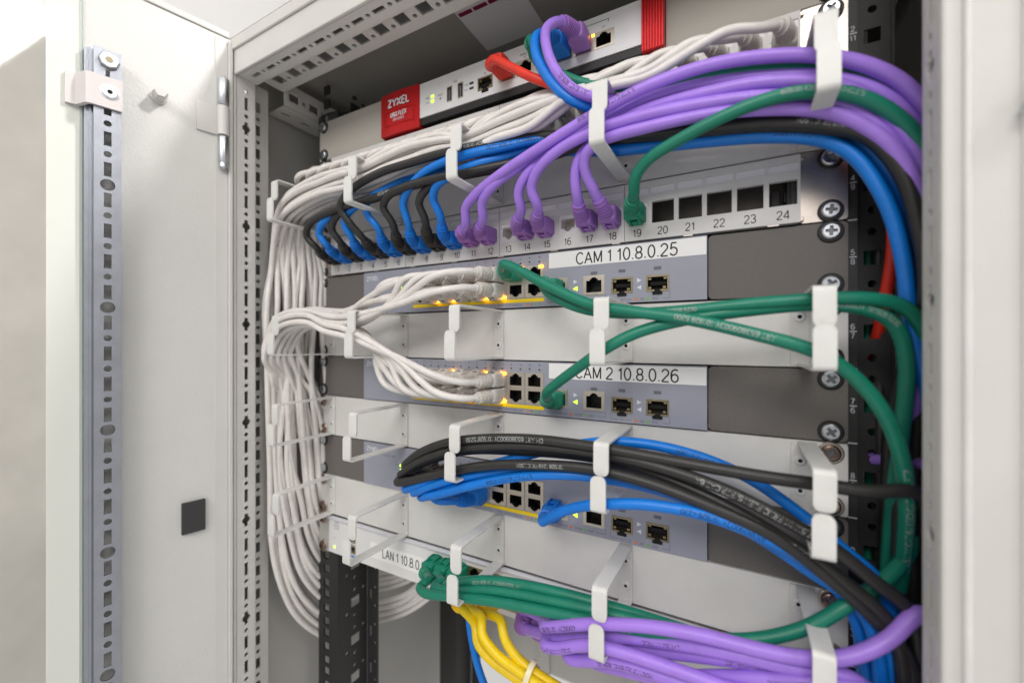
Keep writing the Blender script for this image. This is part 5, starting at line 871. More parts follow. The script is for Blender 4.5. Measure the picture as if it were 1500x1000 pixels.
 {'name': 'patch_cable', 'mat': 'white', 'r': 2.8, 'pts': [(208.3, -10.0, 183.3), (208.3, -17.0, 183.3), (208.3, -22.0, 183.3), (205.3, -32.0, 182.3), (194.3, -40.0, 179.3), (178.3, -48.0, 178.3), (135.0, -50.8, 164.1), (110.0, -52.6, 164.1), (82.0, -52.6, 164.1), (55.0, -52.1, 152.5), (28.0, -53.0, 150.6), (0.0, -54.4, 144.8), (-28.0, -55.2, 148.2), (-55.0, -55.1, 149.0), (-82.0, -55.6, 148.3), (-110.0, -55.2, 141.7), (-140.0, -56.5, 141.8), (-165.0, -56.7, 142.1), (-200.0, -56.0, 137.5), (-222.0, -57.0, 128.5), (-242.3, -52.4, 108.5), (-254.5, -48.7, 74.5), (-252.8, -54.0, 40.0), (-252.5, -53.4, -45.0), (-254.0, -50.1, -130.0), (-255.8, -47.0, -215.0), (-254.0, -40.7, -254.0), (-253.0, -24.1, -300.0), (-250.5, 0.8, -336.0), (-250.0, 26.0, -358.0), (-242.0, 72.0, -366.0), (-205.0, 104.0, -358.0), (-165.0, 122.0, -324.0), (-132.0, 130.0, -271.0), (-112.0, 138.0, -216.0), (-135.0, 150.0, -125.0), (-205.0, 104.0, -227.0), (-242.0, 72.0, -235.0), (-250.0, 26.0, -227.0), (-246.0, 10.8, -205.0), (-238.9, -2.0, -169.0), (-239.9, -5.0, -123.0), (-237.9, -9.3, -60.0), (-240.4, -25.9, -36.0), (-238.4, -38.9, -0.1), (-229.4, -38.9, 16.5), (-211.4, -38.9, 25.9), (-176.0, -38.9, 27.3), (-152.0, -40.9, 25.9), (-120.0, -41.9, 40.5), (-70.2, -49.4, 53.4), (-56.2, -36.0, 57.6), (-52.2, -22.0, 58.4), (-52.2, -17.0, 58.4), (-52.2, -10.0, 58.4)], 'label': "white patch cord, fourth plug from the right in the upper camera switch's top row", 'group': 'white patch cords', 'plugs': [(208.3, -1.5, 183.25000000000003, 0), (-52.2, -1, 58.4, 1)], 'text': []},
 {'name': 'patch_cable', 'mat': 'white', 'r': 2.8, 'pts': [(190.3, -10.0, 183.3), (190.3, -17.0, 183.3), (190.3, -22.0, 183.3), (187.3, -32.0, 182.3), (176.3, -40.1, 179.3), (160.3, -48.0, 178.3), (135.0, -51.5, 167.1), (110.0, -51.7, 167.1), (82.0, -51.9, 167.1), (55.0, -52.9, 165.0), (28.0, -53.0, 162.1), (0.0, -53.2, 157.9), (-28.0, -54.2, 161.3), (-55.0, -55.6, 162.1), (-82.0, -54.8, 159.6), (-110.0, -55.1, 155.3), (-140.0, -56.7, 154.8), (-165.0, -55.8, 153.4), (-200.0, -56.0, 150.3), (-222.0, -57.0, 141.3), (-244.4, -50.4, 120.5), (-258.7, -44.9, 86.5), (-261.6, -51.1, 40.0), (-258.5, -48.2, -45.0), (-260.3, -45.4, -130.0), (-258.2, -36.9, -246.6), (-257.2, -21.7, -292.6), (-254.7, 1.8, -328.6), (-250.0, 26.0, -350.6), (-242.0, 72.0, -358.6), (-205.0, 104.0, -350.6), (-165.0, 122.0, -316.6), (-132.0, 130.0, -263.6), (-112.0, 138.0, -208.6), (-135.0, 150.0, -84.7), (-205.0, 104.0, -186.7), (-242.0, 72.0, -194.7), (-250.0, 26.0, -186.7), (-246.0, 14.7, -164.7), (-238.5, 6.7, -128.7), (-239.5, 8.9, -82.7), (-240.0, -15.7, -36.0), (-238.0, -32.3, 5.9), (-229.0, -32.3, 22.5), (-211.0, -32.3, 31.6), (-176.0, -32.3, 33.0), (-152.0, -34.3, 31.9), (-120.0, -35.3, 37.5), (-87.7, -48.2, 40.4), (-73.7, -36.0, 44.6), (-69.7, -22.0, 45.4), (-69.7, -17.0, 45.4), (-69.7, -10.0, 45.4)], 'label': "white patch cord, fifth plug from the right in the upper camera switch's bottom row", 'group': 'white patch cords', 'plugs': [(190.3, -1.5, 183.25000000000003, 0), (-69.7, -1, 45.4, 0)], 'text': []},
 {'name': 'patch_cable', 'mat': 'white', 'r': 2.8, 'pts': [(172.3, -10.0, 183.3), (172.3, -17.0, 183.3), (172.3, -22.0, 183.3), (169.3, -32.0, 182.3), (158.3, -40.2, 179.3), (142.3, -46.4, 178.3), (110.0, -48.2, 165.6), (82.0, -49.6, 165.6), (55.0, -50.1, 159.1), (28.0, -50.2, 156.7), (0.0, -51.3, 152.8), (-28.0, -51.5, 155.7), (-55.0, -51.4, 154.3), (-82.0, -52.0, 152.4), (-110.0, -52.4, 148.4), (-140.0, -52.6, 149.0), (-165.0, -52.8, 147.6), (-200.0, -52.8, 142.9), (-222.0, -53.8, 133.9), (-246.8, -46.7, 114.5), (-263.6, -40.6, 80.5), (-265.4, -40.8, 40.0), (-262.3, -43.4, -45.0), (-263.8, -37.2, -130.0), (-263.1, -32.6, -245.0), (-262.1, -19.1, -291.0), (-259.6, 3.0, -327.0), (-250.0, 26.0, -349.0), (-242.0, 72.0, -357.0), (-205.0, 104.0, -349.0), (-165.0, 122.0, -315.0), (-132.0, 130.0, -262.0), (-112.0, 138.0, -207.0), (-135.0, 150.0, -116.1), (-205.0, 104.0, -218.1), (-242.0, 72.0, -226.1), (-250.0, 26.0, -218.1), (-249.4, 14.0, -196.1), (-251.9, 5.2, -160.1), (-252.9, 6.6, -114.1), (-253.6, -4.1, -60.0), (-250.0, -19.4, -36.0), (-244.0, -41.4, -10.7), (-235.0, -41.4, 8.9), (-217.0, -41.4, 21.2), (-176.0, -41.4, 24.6), (-150.0, -41.4, 17.3), (-124.0, -41.4, 8.3), (-70.2, -49.4, -35.5), (-56.2, -36.0, -42.7), (-52.2, -22.0, -43.5), (-52.2, -17.0, -43.5), (-52.2, -10.0, -43.5)], 'label': "white patch cord, fourth plug from the right in the lower camera switch's bottom row", 'group': 'white patch cords', 'plugs': [(172.3, -1.5, 183.25000000000003, 0), (-52.2, -1, -43.50000000000001, 0)], 'text': []},
 {'name': 'patch_cable', 'mat': 'white', 'r': 2.8, 'pts': [(154.3, -10.0, 183.3), (154.3, -17.0, 183.3), (154.3, -22.0, 183.3), (151.3, -32.0, 182.3), (140.3, -40.4, 179.3), (124.3, -46.4, 178.3), (82.0, -48.4, 169.9), (55.0, -49.9, 171.7), (28.0, -49.5, 169.3), (0.0, -51.3, 159.5), (-28.0, -51.5, 167.3), (-55.0, -51.5, 167.0), (-82.0, -52.5, 165.5), (-110.0, -52.8, 159.5), (-140.0, -52.2, 160.5), (-165.0, -53.3, 160.2), (-200.0, -52.8, 156.1), (-222.0, -53.8, 147.1), (-240.9, -47.9, 126.5), (-251.8, -43.0, 92.5), (-250.3, -44.1, 40.0), (-252.6, -47.9, -45.0), (-252.9, -45.3, -130.0), (-251.3, -35.0, -230.3), (-250.3, -20.6, -276.3), (-247.8, 2.4, -312.3), (-250.0, 26.0, -334.3), (-242.0, 72.0, -342.3), (-205.0, 104.0, -334.3), (-165.0, 122.0, -300.3), (-132.0, 130.0, -247.3), (-112.0, 138.0, -192.3), (-135.0, 150.0, -238.0), (-205.0, 104.0, -340.0), (-242.0, 72.0, -348.0), (-250.0, 26.0, -340.0), (-254.2, 3.7, -318.0), (-256.7, -17.5, -282.0), (-257.7, -30.1, -236.0), (-259.8, -43.7, -145.0), (-261.3, -35.0, -60.0), (-250.0, -48.2, -36.0), (-244.0, -58.3, 4.8), (-235.0, -58.3, 21.4), (-217.0, -58.3, 30.0), (-176.0, -58.3, 31.4), (-150.0, -58.3, 25.8), (-122.0, -58.3, 24.8), (-63.9, -57.1, 33.0), (-25.7, -56.0, 41.4), (-8.7, -47.0, 44.4), (-1.7, -33.0, 45.4), (0.3, -22.0, 45.4), (0.3, -17.0, 45.4), (0.3, -10.0, 45.4)], 'label': "white patch cord, first plug from the right in the upper camera switch's bottom row", 'group': 'white patch cords', 'plugs': [(154.3, -1.5, 183.25000000000003, 0), (0.29999999999999716, -1, 45.4, 0)], 'text': []},
 {'name': 'patch_cable', 'mat': 'white', 'r': 2.8, 'pts': [(136.3, -10.0, 183.3), (136.3, -17.0, 183.3), (136.3, -22.0, 183.3), (133.3, -32.0, 182.3), (122.3, -40.0, 179.3), (106.3, -44.3, 178.3), (82.0, -45.7, 164.1), (55.0, -45.1, 153.5), (28.0, -46.3, 151.2), (0.0, -46.2, 144.9), (-28.0, -47.5, 149.0), (-55.0, -47.5, 150.5), (-82.0, -47.5, 146.7), (-110.0, -48.5, 143.5), (-140.0, -48.2, 141.4), (-165.0, -48.0, 142.3), (-200.0, -48.6, 136.8), (-222.0, -49.6, 127.8), (-243.3, -44.7, 108.5), (-256.6, -40.8, 74.5), (-253.8, -42.0, 40.0), (-255.9, -45.5, -45.0), (-254.3, -41.0, -130.0), (-256.1, -32.8, -228.3), (-255.1, -19.2, -274.3), (-252.6, 3.0, -310.3), (-250.0, 26.0, -332.3), (-242.0, 72.0, -340.3), (-205.0, 104.0, -332.3), (-165.0, 122.0, -298.3), (-132.0, 130.0, -245.3), (-112.0, 138.0, -190.3), (-135.0, 150.0, -246.7), (-205.0, 104.0, -348.7), (-242.0, 72.0, -356.7), (-250.0, 26.0, -348.7), (-250.5, 2.4, -326.7), (-253.0, -20.6, -290.7), (-254.0, -35.0, -244.7), (-253.0, -41.0, -145.0), (-255.9, -46.1, -60.0), (-250.0, -50.2, -36.0), (-244.0, -57.3, -0.9), (-235.0, -57.3, 15.7), (-217.0, -57.3, 24.3), (-176.0, -57.3, 25.7), (-150.0, -57.3, 20.1), (-122.0, -57.3, 19.1), (-63.9, -56.7, 35.7), (-25.7, -56.0, 54.4), (-8.7, -47.0, 57.4), (-1.7, -33.0, 58.4), (0.3, -22.0, 58.4), (0.3, -17.0, 58.4), (0.3, -10.0, 58.4)], 'label': "white patch cord, first plug from the right in the upper camera switch's top row", 'group': 'white patch cords', 'plugs': [(136.3, -1.5, 183.25000000000003, 0), (0.29999999999999716, -1, 58.4, 1)], 'text': [('37128 M', 0.2, 0, 3.4)]},
 {'name': 'patch_cable', 'mat': 'white', 'r': 2.8, 'pts': [(118.3, -10.0, 183.3), (118.3, -17.0, 183.3), (118.3, -22.0, 183.3), (115.3, -32.0, 182.3), (104.3, -40.1, 179.3), (88.3, -44.3, 178.3), (55.0, -45.5, 163.9), (28.0, -46.6, 162.7), (0.0, -47.1, 158.3), (-28.0, -46.5, 160.7), (-55.0, -47.5, 161.5), (-82.0, -47.5, 158.8), (-110.0, -48.3, 154.6), (-140.0, -49.1, 153.9), (-165.0, -48.9, 154.6), (-200.0, -48.6, 149.3), (-222.0, -49.6, 140.3), (-239.9, -43.5, 120.5), (-249.8, -38.5, 86.5), (-252.8, -33.7, 40.0), (-250.5, -35.3, -45.0), (-251.6, -41.5, -130.0), (-249.3, -30.5, -213.0), (-248.3, -17.8, -259.0), (-246.0, 3.6, -295.0), (-250.0, 26.0, -317.0), (-242.0, 72.0, -325.0), (-205.0, 104.0, -317.0), (-165.0, 122.0, -283.0), (-132.0, 130.0, -230.0), (-112.0, 138.0, -175.0), (-135.0, 150.0, -122.6), (-205.0, 104.0, -224.6), (-242.0, 72.0, -232.6), (-250.0, 26.0, -224.6), (-246.0, 11.9, -202.6), (-243.3, 0.6, -166.6), (-244.3, -0.8, -120.6), (-243.6, -8.5, -60.0), (-244.8, -23.3, -36.0), (-242.8, -37.8, 5.0), (-233.8, -37.8, 21.6), (-215.8, -37.8, 31.8), (-176.0, -37.8, 33.2), (-152.0, -39.8, 31.0), (-120.0, -40.8, 37.7), (-70.2, -49.4, 40.4), (-56.2, -36.0, 44.6), (-52.2, -22.0, 45.4), (-52.2, -17.0, 45.4), (-52.2, -10.0, 45.4)], 'label': "white patch cord, fourth plug from the right in the upper camera switch's bottom row", 'group': 'white patch cords', 'plugs': [(118.30000000000001, -1.5, 183.25000000000003, 0), (-52.2, -1, 45.4, 0)], 'text': []},
 {'name': 'patch_cable', 'mat': 'white', 'r': 2.8, 'pts': [(100.3, -10.0, 183.3), (100.3, -17.0, 183.3), (100.3, -22.0, 183.3), (97.3, -32.0, 182.3), (86.3, -40.2, 179.3), (70.3, -42.7, 178.3), (28.0, -42.1, 155.3), (0.0, -43.0, 151.7), (-28.0, -44.1, 154.6), (-55.0, -43.5, 156.1), (-82.0, -44.8, 152.3), (-110.0, -44.7, 149.4), (-140.0, -45.4, 149.6), (-165.0, -44.7, 147.5), (-200.0, -45.4, 144.4), (-222.0, -46.4, 135.4), (-242.0, -40.1, 114.5), (-254.0, -34.8, 80.5), (-254.4, -31.1, 40.0), (-255.8, -39.3, -45.0), (-251.0, -39.9, -130.0), (-253.5, -26.8, -206.3), (-252.5, -15.5, -252.3), (-250.0, 4.7, -288.3), (-250.0, 26.0, -310.3), (-242.0, 72.0, -318.3), (-205.0, 104.0, -310.3), (-165.0, 122.0, -276.3), (-132.0, 130.0, -223.3), (-112.0, 138.0, -168.3), (-135.0, 150.0, -77.0), (-205.0, 104.0, -179.0), (-242.0, 72.0, -187.0), (-250.0, 26.0, -179.0), (-246.0, 17.4, -157.0), (-247.0, 12.8, -121.0), (-248.0, 18.9, -75.0), (-248.5, -10.1, -36.0), (-244.0, -35.1, -10.4), (-235.0, -35.1, 9.2), (-217.0, -35.1, 21.5), (-176.0, -35.1, 24.9), (-150.0, -35.1, 17.6), (-124.0, -35.1, 8.6), (-87.7, -48.2, -35.5), (-73.7, -36.0, -42.7), (-69.7, -22.0, -43.5), (-69.7, -17.0, -43.5), (-69.7, -10.0, -43.5)], 'label': "white patch cord, fifth plug from the right in the lower camera switch's bottom row", 'group': 'white patch cords', 'plugs': [(100.30000000000001, -1.5, 183.25000000000003, 0), (-69.7, -1, -43.50000000000001, 0)], 'text': []},
 {'name': 'patch_cable', 'mat': 'white', 'r': 2.8, 'pts': [(82.3, -10.0, 183.3), (82.3, -17.0, 183.3), (82.3, -22.0, 183.3), (79.3, -32.0, 182.3), (68.3, -40.4, 179.3), (52.3, -42.7, 178.3), (28.0, -43.6, 169.0), (0.0, -43.1, 159.5), (-28.0, -43.4, 165.6), (-55.0, -44.0, 168.5), (-82.0, -44.8, 165.2), (-110.0, -45.9, 159.5), (-140.0, -44.7, 160.0), (-165.0, -45.8, 159.8), (-200.0, -45.4, 156.6), (-222.0, -46.4, 147.6), (-238.6, -40.1, 126.5), (-247.2, -34.7, 92.5), (-244.0, -37.6, 40.0), (-248.3, -30.3, -45.0), (-248.8, -34.4, -130.0), (-246.7, -26.7, -191.1), (-245.7, -15.4, -237.1), (-246.0, 4.7, -273.1), (-250.0, 26.0, -295.1), (-242.0, 72.0, -303.1), (-205.0, 104.0, -295.1), (-165.0, 122.0, -261.1), (-132.0, 130.0, -208.1), (-112.0, 138.0, -153.1), (-135.0, 150.0, -204.9), (-205.0, 104.0, -306.9), (-242.0, 72.0, -314.9), (-250.0, 26.0, -306.9), (-246.0, 5.3, -284.9), (-248.3, -14.0, -248.9), (-249.3, -24.3, -202.9), (-247.3, -30.4, -145.0), (-252.7, -36.3, -60.0), (-249.8, -41.8, -36.0), (-244.0, -51.3, -1.9), (-235.0, -51.3, 14.7), (-217.0, -51.3, 22.0), (-176.0, -51.3, 23.4), (-150.0, -51.3, 19.1), (-122.0, -51.3, 18.1), (-72.6, -53.1, 35.1), (-43.2, -54.8, 54.4), (-26.2, -45.8, 57.4), (-19.2, -33.0, 58.4), (-17.2, -22.0, 58.4), (-17.2, -17.0, 58.4), (-17.2, -10.0, 58.4)], 'label': "white patch cord, second plug from the right in the upper camera switch's top row", 'group': 'white patch cords', 'plugs': [(82.30000000000001, -1.5, 183.25000000000003, 0), (-17.200000000000003, -1, 58.4, 1)], 'text': []},
 {'name': 'patch_cable', 'mat': 'white', 'r': 2.8, 'pts': [(64.3, -10.0, 183.3), (64.3, -17.0, 183.3), (64.3, -22.0, 183.3), (61.3, -32.0, 180.3), (50.3, -40.0, 175.3), (34.3, -40.6, 169.3), (0.0, -39.2, 145.3), (-28.0, -39.6, 148.4), (-55.0, -39.7, 149.8), (-82.0, -40.7, 146.8), (-110.0, -41.4, 141.6), (-140.0, -41.9, 143.3), (-165.0, -41.7, 142.5), (-200.0, -41.2, 138.4), (-222.0, -42.2, 129.4), (-240.9, -36.0, 108.5), (-251.8, -30.7, 74.5), (-253.3, -25.7, 40.0), (-254.3, -29.1, -45.0), (-251.1, -25.6, -130.0), (-251.3, -22.7, -187.2), (-250.3, -13.0, -233.2), (-247.8, 5.8, -269.2), (-250.0, 26.0, -291.2), (-242.0, 72.0, -299.2), (-205.0, 104.0, -291.2), (-165.0, 122.0, -257.2), (-132.0, 130.0, -204.2), (-112.0, 138.0, -149.2), (-135.0, 150.0, -239.4), (-205.0, 104.0, -341.4), (-242.0, 72.0, -349.4), (-250.0, 26.0, -341.4), (-259.0, 4.8, -319.4), (-261.5, -15.2, -283.4), (-262.5, -26.4, -237.4), (-266.0, -33.1, -145.0), (-260.3, -40.2, -60.0), (-250.0, -46.2, -36.0), (-244.0, -62.0, -16.2), (-235.0, -62.0, 3.4), (-217.0, -62.0, 17.1), (-176.0, -62.0, 20.5), (-150.0, -62.0, 11.8), (-122.0, -62.0, 6.8), (-63.9, -59.0, -10.5), (-25.7, -56.0, -24.5), (-8.7, -47.0, -29.5), (-1.7, -33.0, -30.5), (0.3, -22.0, -30.5), (0.3, -17.0, -30.5), (0.3, -10.0, -30.5)], 'label': "white patch cord, first plug from the right in the lower camera switch's top row", 'group': 'white patch cords', 'plugs': [(64.30000000000001, -1.5, 183.25000000000003, 0), (0.29999999999999716, -1, -30.500000000000007, 1)], 'text': [('00892 M', 0.07, 0, 4.0)]},
 {'name': 'patch_cable', 'mat': 'white', 'r': 2.8, 'pts': [(46.3, -10.0, 183.3), (46.3, -17.0, 183.3), (46.3, -22.0, 183.3), (43.3, -32.0, 180.3), (32.3, -40.1, 175.3), (16.3, -40.6, 169.3), (-28.0, -40.1, 161.2), (-55.0, -39.7, 161.2), (-82.0, -41.1, 158.7), (-110.0, -41.6, 153.8), (-140.0, -41.0, 153.8), (-165.0, -41.3, 154.6), (-200.0, -41.2, 151.9), (-222.0, -42.2, 142.9), (-237.5, -35.1, 120.5), (-245.1, -28.9, 86.5), (-242.0, -29.7, 40.0), (-247.6, -34.4, -45.0), (-247.7, -29.9, -130.0), (-244.6, -20.9, -173.7), (-243.6, -11.8, -219.7), (-246.0, 6.3, -255.7), (-250.0, 26.0, -277.7), (-242.0, 72.0, -285.7), (-205.0, 104.0, -277.7), (-165.0, 122.0, -243.7), (-132.0, 130.0, -190.7), (-112.0, 138.0, -135.7), (-135.0, 150.0, -159.6), (-205.0, 104.0, -261.6), (-242.0, 72.0, -269.6), (-250.0, 26.0, -261.6), (-246.0, 9.3, -239.6), (-247.7, -5.3, -203.6), (-248.7, -10.3, -157.6), (-247.5, -20.8, -60.0), (-249.2, -31.3, -36.0), (-244.0, -44.2, 5.1), (-235.0, -44.2, 21.7), (-217.0, -44.2, 31.9), (-176.0, -44.2, 33.3), (-150.0, -44.2, 26.1), (-122.0, -44.2, 25.1), (-81.3, -48.9, 33.1), (-60.7, -53.6, 41.4), (-43.7, -44.6, 44.4), (-36.7, -33.0, 45.4), (-34.7, -22.0, 45.4), (-34.7, -17.0, 45.4), (-34.7, -10.0, 45.4)], 'label': "white patch cord, third plug from the right in the upper camera switch's bottom row", 'group': 'white patch cords', 'plugs': [(46.30000000000001, -1.5, 183.25000000000003, 0), (-34.7, -1, 45.4, 0)], 'text': []},
 {'name': 'patch_cable', 'mat': 'white', 'r': 2.8, 'pts': [(28.3, -10.0, 183.3), (28.3, -17.0, 183.3), (28.3, -22.0, 183.3), (25.3, -32.0, 180.3), (14.3, -40.2, 175.3), (-1.7, -39.0, 169.3), (-28.0, -36.0, 153.7), (-55.0, -36.8, 154.6), (-82.0, -37.6, 153.0), (-110.0, -37.9, 149.4), (-140.0, -38.4, 148.8), (-165.0, -38.2, 148.8), (-200.0, -38.0, 145.7), (-222.0, -39.0, 136.7), (-239.8, -31.9, 114.5), (-249.6, -25.8, 80.5), (-252.4, -29.7, 40.0), (-252.4, -24.4, -45.0), (-250.5, -27.9, -130.0), (-249.1, -17.8, -169.4), (-248.1, -9.9, -215.4), (-246.0, 7.2, -251.4), (-250.0, 26.0, -273.4), (-242.0, 72.0, -281.4), (-205.0, 104.0, -273.4), (-165.0, 122.0, -239.4), (-132.0, 130.0, -186.4), (-112.0, 138.0, -131.4), (-135.0, 150.0, -117.6), (-205.0, 104.0, -219.6), (-242.0, 72.0, -227.6), (-250.0, 26.0, -219.6), (-246.0, 13.4, -197.6), (-247.4, 3.8, -161.6), (-248.4, 4.3, -115.6), (-246.2, -6.4, -60.0), (-248.9, -20.6, -36.0), (-244.0, -41.5, -17.9), (-235.0, -41.5, 1.7), (-217.0, -41.5, 16.6), (-176.0, -41.5, 20.0), (-150.0, -41.5, 10.1), (-124.0, -41.5, 1.1), (-70.2, -49.4, -22.5), (-56.2, -36.0, -29.7), (-52.2, -22.0, -30.5), (-52.2, -17.0, -30.5), (-52.2, -10.0, -30.5)], 'label': "white patch cord, fourth plug from the right in the lower camera switch's top row", 'group': 'white patch cords', 'plugs': [(28.30000000000001, -1.5, 183.25000000000003, 0), (-52.2, -1, -30.500000000000007, 1)], 'text': []},
 {'name': 'patch_cable', 'mat': 'white', 'r': 2.8, 'pts': [(10.3, -10.0, 183.3), (10.3, -17.0, 183.3), (10.3, -22.0, 183.3), (7.3, -32.0, 180.3), (-3.7, -40.4, 175.3), (-19.7, -39.0, 169.3), (-55.0, -36.4, 167.6), (-82.0, -38.0, 166.2), (-110.0, -38.4, 159.5), (-140.0, -38.1, 161.0), (-165.0, -37.5, 161.2), (-200.0, -38.0, 155.0), (-222.0, -39.0, 146.0), (-236.2, -30.6, 126.5), (-242.4, -23.1, 92.5), (-242.4, -29.5, 40.0), (-239.6, -25.7, -45.0), (-241.9, -15.1, -151.5), (-240.9, -8.2, -197.5), (-246.0, 7.9, -233.5), (-250.0, 26.0, -255.5), (-242.0, 72.0, -263.5), (-205.0, 104.0, -255.5), (-165.0, 122.0, -221.5), (-132.0, 130.0, -168.5), (-112.0, 138.0, -113.5), (-135.0, 150.0, -84.2), (-205.0, 104.0, -186.2), (-242.0, 72.0, -194.2), (-250.0, 26.0, -186.2), (-246.0, 16.0, -164.2), (-243.2, 9.6, -128.2), (-244.2, 13.7, -82.2), (-244.7, -12.8, -36.0), (-242.7, -35.3, -17.7), (-233.7, -35.3, 1.9), (-215.7, -35.3, 15.7), (-176.0, -35.3, 19.1), (-150.0, -35.3, 10.3), (-124.0, -35.3, 1.3), (-87.7, -48.2, -22.5), (-73.7, -36.0, -29.7), (-69.7, -22.0, -30.5), (-69.7, -17.0, -30.5), (-69.7, -10.0, -30.5)], 'label': "white patch cord, fifth plug from the right in the lower camera switch's top row", 'group': 'white patch cords', 'plugs': [(10.300000000000011, -1.5, 183.25000000000003, 0), (-69.7, -1, -30.500000000000007, 1)], 'text': []},
 {'name': 'patch_cable', 'mat': 'white', 'r': 2.8, 'pts': [(-7.7, -10.0, 183.3), (-7.7, -17.0, 183.3), (-7.7, -22.0, 183.3), (-10.7, -32.0, 180.3), (-21.7, -40.0, 175.3), (-37.7, -36.9, 169.3), (-82.0, -33.0, 147.9), (-110.0, -33.8, 142.8), (-140.0, -33.9, 141.7), (-165.0, -33.8, 142.9), (-200.0, -33.8, 138.2), (-222.0, -34.8, 129.2), (-238.6, -27.5, 108.5), (-247.2, -21.3, 74.5), (-249.7, -26.8, 40.0), (-246.4, -25.0, -45.0), (-246.7, -13.3, -149.2), (-245.7, -7.1, -195.2), (-246.0, 8.4, -231.2), (-250.0, 26.0, -253.2), (-242.0, 72.0, -261.2), (-205.0, 104.0, -253.2), (-165.0, 122.0, -219.2), (-132.0, 130.0, -166.2), (-112.0, 138.0, -111.2), (-135.0, 150.0, -229.8), (-205.0, 104.0, -331.8), (-242.0, 72.0, -339.8), (-250.0, 26.0, -331.8), (-262.6, 6.1, -309.8), (-265.1, -12.3, -273.8), (-266.1, -21.7, -227.8), (-264.1, -33.1, -145.0), (-268.9, -30.2, -60.0), (-250.0, -43.9, -36.0), (-244.0, -62.1, -9.8), (-235.0, -62.1, 9.8), (-217.0, -62.1, 23.9), (-176.0, -62.1, 27.3), (-150.0, -62.1, 18.2), (-122.0, -62.1, 13.2), (-63.9, -59.1, -11.5), (-25.7, -56.0, -37.5), (-8.7, -47.0, -42.5), (-1.7, -33.0, -43.5), (0.3, -22.0, -43.5), (0.3, -17.0, -43.5), (0.3, -10.0, -43.5)], 'label': "white patch cord, first plug from the right in the lower camera switch's bottom row", 'group': 'white patch cords', 'plugs': [(-7.699999999999989, -1.5, 183.25000000000003, 0), (0.29999999999999716, -1, -43.50000000000001, 0)], 'text': [('00892 M', 0.055, 0, 4.0)]},
 {'name': 'patch_cable', 'mat': 'white', 'r': 2.8, 'pts': [(-25.7, -10.0, 183.3), (-25.7, -17.0, 183.3), (-25.7, -22.0, 183.3), (-28.7, -32.0, 180.3), (-39.7, -40.1, 175.3), (-55.7, -36.9, 169.3), (-82.0, -32.7, 159.8), (-110.0, -34.0, 155.5), (-140.0, -34.2, 154.0), (-165.0, -34.2, 153.9), (-200.0, -33.8, 149.4), (-222.0, -34.8, 140.4), (-240.9, -25.8, 120.5), (-251.8, -17.7, 86.5), (-253.2, -12.4, 40.0), (-253.8, -23.4, -45.0), (-251.3, -9.7, -145.7), (-250.3, -4.9, -191.7), (-247.8, 9.4, -227.7), (-250.0, 26.0, -249.7), (-242.0, 72.0, -257.7), (-205.0, 104.0, -249.7), (-165.0, 122.0, -215.7), (-132.0, 130.0, -162.7), (-112.0, 138.0, -107.7), (-135.0, 150.0, -164.9), (-205.0, 104.0, -266.9), (-242.0, 72.0, -274.9), (-250.0, 26.0, -266.9), (-246.0, 8.1, -244.9), (-243.7, -7.8, -208.9), (-244.7, -14.3, -162.9), (-247.7, -22.8, -60.0), (-245.2, -33.8, -36.0), (-243.2, -45.2, -1.5), (-234.2, -45.2, 15.1), (-216.2, -45.2, 22.2), (-176.0, -45.2, 23.6), (-150.0, -45.2, 19.5), (-122.0, -45.2, 18.5), (-81.3, -49.4, 35.4), (-60.7, -53.6, 54.4), (-43.7, -44.6, 57.4), (-36.7, -33.0, 58.4), (-34.7, -22.0, 58.4), (-34.7, -17.0, 58.4), (-34.7, -10.0, 58.4)], 'label': "white patch cord, third plug from the right in the upper camera switch's top row", 'group': 'white patch cords', 'plugs': [(-25.69999999999999, -1.5, 183.25000000000003, 0), (-34.7, -1, 58.4, 1)], 'text': []},
 {'name': 'patch_cable', 'mat': 'white', 'r': 2.8, 'pts': [(-43.7, -10.0, 183.3), (-43.7, -17.0, 183.3), (-43.7, -22.0, 183.3), (-46.7, -32.0, 180.3), (-57.7, -40.2, 175.3), (-73.7, -35.3, 169.3), (-110.0, -29.8, 147.6), (-140.0, -30.7, 147.9), (-165.0, -30.0, 148.2), (-200.0, -30.6, 144.9), (-222.0, -31.6, 135.9), (-235.2, -25.6, 114.5), (-240.4, -20.5, 80.5), (-238.3, -24.5, 40.0), (-243.1, -20.4, -45.0), (-239.9, -12.5, -135.6), (-238.9, -6.6, -181.6), (-246.0, 8.7, -217.6), (-250.0, 26.0, -239.6), (-242.0, 72.0, -247.6), (-205.0, 104.0, -239.6), (-165.0, 122.0, -205.6), (-132.0, 130.0, -152.6), (-112.0, 138.0, -97.6), (-135.0, 150.0, -89.3), (-205.0, 104.0, -191.3), (-242.0, 72.0, -199.3), (-250.0, 26.0, -191.3), (-246.0, 13.8, -169.3), (-234.4, 4.6, -133.3), (-235.4, 5.7, -87.3), (-235.9, -17.2, -36.0), (-233.9, -32.1, -0.8), (-224.9, -32.1, 15.8), (-206.9, -32.1, 22.8), (-176.0, -32.1, 24.2), (-152.0, -34.1, 25.2), (-120.0, -35.1, 40.3), (-87.7, -48.2, 53.4), (-73.7, -36.0, 57.6), (-69.7, -22.0, 58.4), (-69.7, -17.0, 58.4), (-69.7, -10.0, 58.4)], 'label': "white patch cord, fifth plug from the right in the upper camera switch's top row", 'group': 'white patch cords', 'plugs': [(-43.69999999999999, -1.5, 183.25000000000003, 0), (-69.7, -1, 58.4, 1)], 'text': []},
